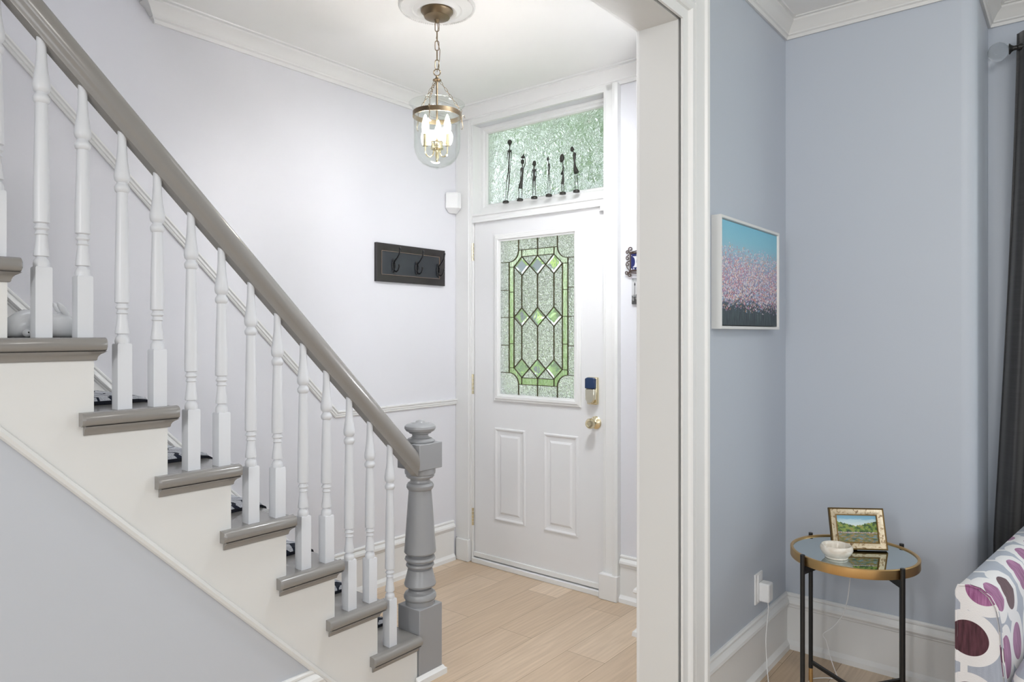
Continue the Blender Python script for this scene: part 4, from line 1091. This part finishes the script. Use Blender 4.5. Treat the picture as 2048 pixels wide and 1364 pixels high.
# ------------------------------------------------------------------ meadow painting
pt = thing('framed_painting', 'square framed painting of speckled wildflowers under a blue sky', 'painting', (PX, 2.648, 1.577))
y0, y1, z0, z1 = 2.344, 2.950, 1.378, 1.775
bm = bm_new()
sweep(bm, [(0.0, 0), (0.036, 0), (0.036, 0.009), (0.030, 0.011), (0.0, 0.011)], [(PX, y0, z0), (PX, y1, z0), (PX, y1, z1), (PX, y0, z1)], (1, 0, 0), -1, closed=True)
obj('frame', bm, M['cream'], pt, bevel=0.0008, ang=20)
bm = bm_new(); box(bm, PX+0.004, PX+0.029, y0+0.0135, y1-0.0135, z0+0.0135, z1-0.0135)
obj('canvas', bm, M['meadow'], pt, smooth=False)
bm = bm_new(); box(bm, PX+0.0005, PX+0.006, y0+0.006, y1-0.006, z0+0.006, z1-0.006)
obj('backing', bm, M['black'], pt, smooth=False)

# outlet, charger, cable
ot = thing('wall_outlet', 'white outlet plate low on the blue wall beneath the painting', 'outlet', (PX, 2.80, 0.34))
bm = bm_new(); box(bm, PX, PX+0.006, 2.757, 2.838, 0.290, 0.410); obj('plate', bm, M['plastic'], ot, bevel=0.002)
bm = bm_new(); box(bm, PX+0.005, PX+0.009, 2.780, 2.815, 0.296, 0.404); obj('socket_face', bm, M['plastic'], ot, bevel=0.002)
bm = bm_new(); box(bm, PX+0.009, PX+0.052, 2.778, 2.828, 0.302, 0.376)
tag(obj('usb_charger', bm, M['plastic'], bevel=0.007, seg=3), 'white cube phone charger plugged into the low outlet', 'charger')
def catmull(p, n=8):
    p = [Vector(q) for q in p]; out = []
    for i in range(len(p)-1):
        a, b, c, d = p[max(i-1, 0)], p[i], p[i+1], p[min(i+2, len(p)-1)]
        for k in range(n):
            t = k/n
            out.append(0.5*((2*b)+(c-a)*t+(2*a-5*b+4*c-d)*t*t+(3*b-a-3*c+d)*t**3))
    out.append(p[-1]); return out
bm = bm_new()
cpts = [(-0.962, 2.803, 0.304), (-0.960, 2.805, 0.27), (-0.966, 2.81, 0.22), (-0.968, 2.80, 0.15), (-0.965, 2.80, 0.07), (-0.950, 2.77, 0.022), (-0.93, 2.74, 0.003), (-0.86, 2.70, 0.003), (-0.80, 2.76, 0.003), (-0.825, 2.875, 0.003), (-0.79, 2.93, 0.003), (-0.745, 2.955, 0.004),
        (-0.735, 2.940, 0.012), (-0.748, 2.925, 0.06), (-0.762, 2.918, 0.11), (-0.772, 2.91, 0.16), (-0.782, 2.905, 0.185), (-0.752, 2.925, 0.215), (-0.722, 2.935, 0.26), (-0.70, 2.93, 0.33), (-0.688, 2.92, 0.42), (-0.684, 2.91, 0.515), (-0.68, 2.90, 0.548)]
tube(bm, catmull(cpts, 6), 0.0018, 6)
tag(obj('charging_cable', bm, M['plastic']), 'thin white cable trailing from the charger to the round side table', 'cable')

# ------------------------------------------------------------------ round side table
tc = (-0.637, 2.752); TZ = 0.574; TR = 0.211
tb = thing('side_table', 'round mirror-topped side table with brushed gold rim and black legs', 'side table', (tc[0], tc[1], 0))
bm = bm_new(); lathe(bm, [(TR-0.009, TZ-0.030), (TR, TZ-0.030), (TR+0.001, TZ-0.028), (TR+0.001, TZ+0.001), (TR-0.002, TZ+0.003), (TR-0.009, TZ+0.002), (TR-0.010, TZ-0.004)], (tc[0], tc[1], 0), 96, ring_=True)
obj('rim', bm, M['gold'], tb)
bm = bm_new(); lathe(bm, [(0.001, TZ-0.008), (TR-0.0095, TZ-0.008), (TR-0.0095, TZ-0.002), (0.001, TZ-0.002)], (tc[0], tc[1], 0), 96)
obj('mirror_top', bm, M['mirror'], tb, ang=20)
bm = bm_new(); lathe(bm, [(0.001, TZ-0.016), (TR-0.010, TZ-0.016), (TR-0.010, TZ-0.009), (0.001, TZ-0.009)], (tc[0], tc[1], 0), 64)
obj('backing_board', bm, M['black'], tb, ang=20)
for ang in (56, 146, 236, 325):
    a = math.radians(ang); ux, uy = math.cos(a), math.sin(a)
    x, y = tc[0]+(TR+0.009)*ux, tc[1]+(TR+0.009)*uy
    bm = bm_new()
    tube(bm, [(x, y, 0.055), (x, y, TZ+0.009)], 0.0080, 16)
    lg = obj('leg', bm, M['black'], tb, ang=40)
    bm = bm_new(); tube(bm, [(x, y, 0.0), (x, y, 0.055)], 0.0078, 16)
    o = obj('foot_tip', bm, M['gold'], lg, ang=40); o['label'] = 'gold foot tip'
for ang in (56, 145.5):
    a = math.radians(ang); ux, uy = math.cos(a), math.sin(a); R0 = TR+0.002
    bm = bm_new()
    obox(bm, (tc[0], tc[1], TZ-0.038), (ux*R0, uy*R0, 0), (-uy*0.006, ux*0.006, 0), (0, 0, 0.007))
    for s in (-1, 1):
        P = [(s*R0, TZ-0.031), (s*R0, TZ-0.060), (s*(R0-0.07), TZ-0.044), (s*(R0-0.07), TZ-0.031)]
        A = [bm.verts.new((tc[0]+ux*r-uy*0.003, tc[1]+uy*r+ux*0.003, z)) for r, z in P]; B = [bm.verts.new((tc[0]+ux*r+uy*0.003, tc[1]+uy*r-ux*0.003, z)) for r, z in P]
        bm.faces.new(A); bm.faces.new(B[::-1])
        for i in range(4): bm.faces.new((A[i], B[i], B[(i+1) % 4], A[(i+1) % 4]))
    obj('top_crossbar', bm, M['black'], tb, smooth=False)
    bm = bm_new(); obox(bm, (tc[0], tc[1], 0.078), (ux*(R0+0.004), uy*(R0+0.004), 0), (-uy*0.006, ux*0.006, 0), (0, 0, 0.006))
    obj('stretcher', bm, M['black'], tb, smooth=False)

# stone bowl
bx, by = -0.668, 2.648; bz = TZ-0.002
bm = bm_new()
lathe(bm, [(0.001, bz), (0.036, bz), (0.038, bz+0.003), (0.037, bz+0.006), (0.047, bz+0.016), (0.054, bz+0.029), (0.053, bz+0.040), (0.048, bz+0.046), (0.043, bz+0.045), (0.039, bz+0.038), (0.038, bz+0.026), (0.030, bz+0.014), (0.001, bz+0.012)], (bx, by, 0), 48)
tag(obj('stone_bowl', bm, M['stone'], ang=60), 'small cream white stone bowl on the mirror tabletop', 'bowl')

# small framed lake painting leaning back
lw, lh = 0.193, 0.148
A0 = Vector((-0.707, 2.737, bz+0.001)); U = Vector((0.160, 0.107, 0)).normalized()
B_ = Vector((-U.y, U.x, 0)); tilt = math.radians(17)
V = (Zv*math.cos(tilt)+B_*math.sin(tilt)).normalized(); Nn = U.cross(V).normalized()
if Nn.dot(Vector((0, -1, 0))) < 0: Nn = -Nn
lf = thing('tabletop_picture', 'small lake landscape painting in an ornate gilt frame on the side table', 'picture', tuple(A0))
def LP(u, v, n): return A0+U*u+V*v+Nn*n
def lframe(bm, w, h, prof, inset0=0.0):
    rings = []
    for (u, v, du, dv) in ((0, 0, 1, 1), (w, 0, -1, 1), (w, h, -1, -1), (0, h, 1, -1)):
        rings.append([LP(u+du*b, v+dv*b, a) for a, b in prof])
    loft(bm, rings, closed_path=True)
bm = bm_new(); lframe(bm, lw, lh, [(0.0, 0), (0.014, 0), (0.016, 0.002), (0.014, 0.005), (0.0, 0.006)])
obj('frame_edge', bm, M['gilt_dark'], lf, ang=25)
bm = bm_new(); lframe(bm, lw, lh, [(0.0, 0.005), (0.013, 0.005), (0.012, 0.010), (0.007, 0.024), (0.0, 0.024)])
obj('frame', bm, M['gilt'], lf, ang=25)
bm = bm_new(); lframe(bm, lw, lh, [(0.0, 0.023), (0.009, 0.023), (0.009, 0.0265), (0.0, 0.0265)])
obj('frame_liner', bm, M['gilt_dark'], lf, ang=25)
bm = bm_new()
q = 0.0255
uvl = bm.loops.layers.uv.new('UVMap')
fr_ = [bm.verts.new(LP(u, v, 0.004)) for u, v in ((q, q), (lw-q, q), (lw-q, lh-q), (q, lh-q))]
bk_ = [bm.verts.new(LP(u, v, 0.000)) for u, v in ((q, q), (lw-q, q), (lw-q, lh-q), (q, lh-q))]
f = bm.faces.new(fr_)
for l, uv in zip(f.loops, ((0, 0), (1, 0), (1, 1), (0, 1))): l[uvl].uv = uv
bm.faces.new(bk_[::-1])
for i in range(4): bm.faces.new((fr_[i], bk_[i], bk_[(i+1) % 4], fr_[(i+1) % 4]))
obj('painted_panel', bm, M['lake'], lf, smooth=False)
bm = bm_new()
def lbox(bm, u0, u1, v0, v1, n0, n1):
    c = LP((u0+u1)/2, (v0+v1)/2, (n0+n1)/2); obox(bm, c, U*(u1-u0)/2, V*(v1-v0)/2, Nn*(n1-n0)/2)
lbox(bm, 0.004, lw-0.004, 0.004, lh-0.004, -0.004, 0.0)
hb = LP(lw/2, lh*0.62, -0.004); ft = Vector((hb.x, hb.y, bz))+B_*0.035; ft.z = bz+0.001
d_ = (ft-hb); L_ = d_.length; dn = d_.normalized()
obox(bm, (hb+ft)/2, dn*(L_/2-0.002), U*0.016, dn.cross(U)*0.0015)
obj('easel_back', bm, M['black'], lf, smooth=False)

# ------------------------------------------------------------------ sofa
sf = thing('sofa', 'sofa upholstered in white and grey fabric with purple and burgundy circles', 'sofa', (0.6, 2.75, 0))
P0 = Vector((-0.279, 2.388, 0)); Us = Vector((math.cos(math.radians(-6.9)), math.sin(math.radians(-6.9)), 0)); Vs = Vector((-Us.y, Us.x, 0))
def S(a, b, c): return P0+Us*a+Vs*b+Zv*c
def uvbox(bm, scale=1.0):
    uvl = bm.loops.layers.uv.verify()
    for f in bm.faces:
        n = f.normal
        na, nb, nc = abs(n.dot(Us)), abs(n.dot(Vs)), abs(n.z)
        for l in f.loops:
            p = l.vert.co-P0; a, b, c = p.dot(Us), p.dot(Vs), p.z
            if nb >= na and nb >= nc: uv = (a-0.020, c)
            elif nc >= na: uv = (a+0.55, b)
            else: uv = (b+0.2, c)
            l[uvl].uv = (uv[0]*scale, uv[1]*scale)
def sofa_arm(a0, flip):
    # section of the arm: slim slab with a rolled inner top edge
    sec = [(0.0, 0.09), (0.0, 0.620), (0.004, 0.634), (0.030, 0.640), (0.055, 0.636), (0.078, 0.620), (0.094, 0.592), (0.102, 0.550), (0.108, 0.46), (0.118, 0.36), (0.122, 0.09)]
    if flip: sec = [(-x, z) for x, z in sec]
    bm = bm_new()
    rings = []
    for b, s in ((0.0, 0.0), (0.004, 0.003), (0.03, 0.006), (0.12, 0.006), (0.3, 0.006), (0.6, 0.006), (0.93, 0.006)):
        rings.append([S(a0+x+(0 if x == 0 else (s if not flip else -s)), b, z+(s if z > 0.5 else 0)) for x, z in sec])
    loft(bm, rings)
    bmesh.ops.recalc_face_normals(bm, faces=bm.faces)
    bm.normal_update(); uvbox(bm)
    # continuous uv over the roll: arc length across, depth along
    L = [0]
    for p, q_ in zip(sec[:-1], sec[1:]): L.append(L[-1]+math.hypot(q_[0]-p[0], q_[1]-p[1]))
    uvl = bm.loops.layers.uv.verify()
    for f in bm.faces:
        if abs(f.normal.dot(Vs)) > 0.9: continue
        for l in f.loops:
            p = l.vert.co-P0; a, b, c = p.dot(Us)-a0, p.dot(Vs), p.z
            j = min(range(len(sec)), key=lambda i: abs(sec[i][0]-a)+abs(sec[i][1]-c))
            l[uvl].uv = (b*1.0, L[j])
    return bm
obj('armrest', sofa_arm(0.0, False), M['sofa'], sf, ang=50)
obj('armrest', sofa_arm(1.62, True), M['sofa'], sf, ang=50)
for a in (0.0, 1.62):
    pass
bm = bm_new()
tube(bm, [S(0.001, -0.001, 0.09), S(0.001, -0.001, 0.620), S(0.006, -0.001, 0.636), S(0.032, -0.001, 0.643), S(0.060, -0.001, 0.639), S(0.084, -0.001, 0.623), S(0.100, -0.001, 0.594), S(0.108, -0.001, 0.550), S(0.114, -0.001, 0.46), S(0.124, -0.001, 0.36), S(0.128, -0.001, 0.09)], 0.0035, 6)
bmesh.ops.recalc_face_normals(bm, faces=bm.faces); uvbox(bm)
obj('piping', bm, M['sofa'], sf)
bm = bm_new(); obox(bm, S(0.81, 0.50, 0.19), Us*0.685, Vs*0.42, Zv*0.10); bm.normal_update(); bmesh.ops.recalc_face_normals(bm, faces=bm.faces); bm.normal_update(); uvbox(bm)
obj('base', bm, M['sofa'], sf, bevel=0.01)
for i, (a, b) in enumerate(((0.130, 0.805), (0.815, 1.490))):
    bm = bm_new()
    rr = []
    for z, ins in ((0.292, 0.03), (0.30, 0.012), (0.33, 0.0), (0.40, 0.0), (0.425, 0.008), (0.44, 0.03), (0.446, 0.08)):
        pts = []
        for sx_, sy_ in ((-1, -1), (1, -1), (1, 1), (-1, 1)):
            for t_ in range(5):
                ang = {(-1, -1): PI, (1, -1): -PI/2, (1, 1): 0, (-1, 1): PI/2}[(sx_, sy_)]+t_*PI/8
                r = 0.05
                ccx = (a+r if sx_ < 0 else b-r); ccy = (-0.03+r if sy_ < 0 else 0.66-r)
                pts.append(S(ccx+(r-ins)*math.cos(ang) if ins < r else ccx+(0.0)*math.cos(ang)-sx_*(ins-r), ccy+(r-ins)*math.sin(ang) if ins < r else ccy-sy_*(ins-r), z))
        rr.append(pts)
    loft(bm, rr)
    bmesh.ops.recalc_face_normals(bm, faces=bm.faces); bm.normal_update(); uvbox(bm)
    obj('seat_cushion', bm, M['sofa'], sf, ang=70)
bm = bm_new()
rr = []
for z, b0, b1 in ((0.10, 0.70, 0.92), (0.30, 0.70, 0.92), (0.60, 0.74, 0.93), (0.74, 0.78, 0.93), (0.77, 0.80, 0.91)):
    rr.append([S(0.125, b0, z), S(1.495, b0, z), S(1.495, b1, z), S(0.125, b1, z)])
loft(bm, rr); bmesh.ops.recalc_face_normals(bm, faces=bm.faces); bm.normal_update(); uvbox(bm)
obj('backrest', bm, M['sofa'], sf, bevel=0.02)
for a in (0.04, 1.57):
    for b in (0.06, 0.86):
        bm = bm_new(); lathe(bm, [(0.018, 0.0), (0.026, 0.092)], tuple(S(a, b, 0)), 16)
        obj('leg', bm, M['bark'], sf)

# ------------------------------------------------------------------ curtain and rod
bm = bm_new()
rows = 26; cols = 90; vr = []
for i in range(rows+1):
    f_ = i/rows; z = 2.555-f_*(2.555-0.03)
    xl = -0.196-0.080*min(1, f_*1.25)**1.3; xr = 0.16+0.05*f_
    row = []
    for j in range(cols+1):
        s = j/cols; x = xl+(xr-xl)*s
        amp = 0.012+0.022*min(1, f_*2.5)
        y = 3.435+amp*math.sin(s*2*PI*5+0.8+0.5*math.sin(f_*3))+0.25*amp*math.sin(s*2*PI*11+f_*2)
        row.append(bm.verts.new((x, y, z+(0.006*math.sin(s*31) if i == 0 else 0))))
    vr.append(row)
for i in range(rows):
    for j in range(cols): bm.faces.new((vr[i][j], vr[i+1][j], vr[i+1][j+1], vr[i][j+1]))
co = obj('curtain', bm, M['curtain'], ang=80)
so = co.modifiers.new('thickness', 'SOLIDIFY'); so.thickness = 0.003
tag(co, 'floor-length charcoal curtain hanging in the bay beside the sofa', 'curtain')
cr_ = thing('curtain_rod', 'black curtain rod ending in a clear glass ball finial', 'curtain rod', (0.2, 3.44, 2.50))
bm = bm_new(); tube(bm, [(-0.205, 3.44, 2.50), (1.60, 3.44, 2.50)], 0.0095, 16)
for x in (1.45,):
    tube(bm, [(x, 3.44, 2.50), (x, 3.55, 2.50)], 0.006, 8)
tube(bm, [(-0.185, 3.44, 2.50), (-0.185, 3.55, 2.49)], 0.006, 8)
obj('rod', bm, M['black'], cr_)
bm = bm_new(); lathe(bm, [(0.001, -0.176), (0.012, -0.178), (0.012, -0.190), (0.009, -0.194), (0.009, -0.204), (0.013, -0.212), (0.021, -0.218), (0.021, -0.221), (0.012, -0.219), (0.001, -0.219)], (0, 3.44, 2.50), 24, 'X')
obj('collar', bm, M['black'], cr_)
def finial_glass():
    t = NT('solid_clear_glass')
    nz = t.n('TexNoise', None, Vector=t.coords('Object'), Scale=30.0)
    return t.done(t.n('BsdfGlass', None, Color=(0.97, 0.98, 0.98, 1), Roughness=0.02, IOR=1.2, Normal=t.bump(nz.outputs[0], 0.03, 0.002)))
M['ball'] = finial_glass()
bm = bm_new(); ball(bm, (-0.2555, 3.44, 2.498), 0.037, seg=32); obj('finial', bm, M['ball'], cr_)

# ------------------------------------------------------------------ outdoors, seen through the door glass
bm = bm_new(); box(bm, -30, 12, 3.9+1.3, 40, -0.52, -0.45)
struct('ground_lawn', bm, M['grass'], 'green front lawn beyond the door', 'lawn', smooth=False)
bm = bm_new(); box(bm, -4.6, 0.2, 3.31, 5.2, -0.45, -0.02)
struct('ground_porch', bm, M['concrete'], 'pale porch floor outside the front door', 'porch floor', smooth=False)
bm = bm_new(); box(bm, -30, 12, 12.0, 17.0, -0.449, -0.42)
struct('ground_road', bm, M['concrete'], 'pale grey road beyond the lawn', 'road', smooth=False)
bm = bm_new(); box(bm, -5.2, 0.4, 3.30, 4.45, 2.95, 3.10)
struct('ceiling_porch', bm, M['soffit'], 'grey green porch roof outside the door', 'porch roof', smooth=False)
def bush(name, label, cat, c, rx, ry, rz, n, mat, trunk, group):
    t = thing(name, label, cat, (c[0], c[1], -0.45), 0, group)
    bm = bm_new()
    for i in range(n):
        u = random.gauss(0, 1), random.gauss(0, 1), random.gauss(0, 1); l = math.sqrt(sum(q*q for q in u)) or 1
        k = random.random()**0.4*(0.85+0.3*math.sin(u[0]*3+u[2]*4))
        p = Vector((c[0]+u[0]/l*rx*k, c[1]+u[1]/l*ry*k, c[2]+u[2]/l*rz*k))
        s = random.uniform(0.06, 0.14)
        a = Vector((random.uniform(-1, 1), random.uniform(-1, 1), random.uniform(-1, 1))).normalized(); b = a.orthogonal().normalized()
        vs = [bm.verts.new(p+a*s), bm.verts.new(p+b*s*0.5), bm.verts.new(p-a*s), bm.verts.new(p-b*s*0.5)]
        bm.faces.new(vs)
    obj('foliage', bm, mat, t, smooth=False)
    bm = bm_new(); tube(bm, [(c[0], c[1], -0.45), (c[0]+0.03, c[1], c[2]*0.5), (c[0], c[1]+0.02, c[2]+rz*0.3)], [trunk*1.2, trunk, trunk*0.6], 10)
    obj('trunk', bm, M['bark'], t)
G = 'greenery seen through the door glass'
bush('shrub', 'bright green shrub on the lawn, low in the left of the door glass', 'shrub', (-6.75, 7.4, 0.75), 0.85, 0.8, 1.5, 3200, M['leaf'], 0.05, G)
bush('shrub', 'bright green shrub on the lawn, behind the right of the door glass', 'shrub', (-4.95, 7.3, 0.9), 0.5, 0.6, 1.3, 1900, M['leaf'], 0.05, G)
bush('tree', 'deep green tree behind the transom and the right of the door', 'tree', (-5.1, 10.0, 5.0), 1.3, 1.4, 1.2, 4200, M['leaf2'], 0.2, G)
bush('tree', 'tall tree farthest right beyond the lawn', 'tree', (-9.5, 16.0, 6.5), 3.0, 2.5, 2.8, 4200, M['leaf2'], 0.25, G)
hs = thing('house', 'narrow blue grey townhouse with a dark roof across the road', 'house', (-15.2, 22, -0.45))
bm = bm_new(); box(bm, -16.4, -14.1, 20, 26, -0.45, 5.4); obj('wall', bm, M['brick'], hs, smooth=False)
bm = bm_new(); extrude_poly(bm, [(19.6, 5.4), (26.4, 5.4), (23, 7.4)], 'X', -16.7, -13.8); obj('roof', bm, M['roof'], hs, smooth=False)
for x in (-16.0, -14.9):
    bm = bm_new(); box(bm, x, x+0.55, 19.95, 20.02, 1.2, 2.8); obj('window', bm, M['car'], hs, smooth=False)
cv_ = thing('parked_car', 'dark car parked beyond the lawn, blurred in the centre of the door glass', 'car', (-10.2, 13.6, -0.42))
bm = bm_new()
extrude_poly(bm, [(-12.2, -0.1), (-8.2, -0.1), (-8.1, 0.45), (-8.9, 0.60), (-9.6, 1.10), (-11.3, 1.10), (-12.0, 0.62), (-12.3, 0.5)], 'Y', 12.8, 14.4)
obj('body', bm, M['car'], cv_, bevel=0.08)
for x in (-11.4, -9.0):
    for y in (12.78, 14.22):
        bm = bm_new(); lathe(bm, [(0.001, 0), (0.30, 0), (0.30, 0.2), (0.001, 0.2)], (x, y, -0.12), 24, 'Y'); obj('wheel', bm, M['black'], cv_)
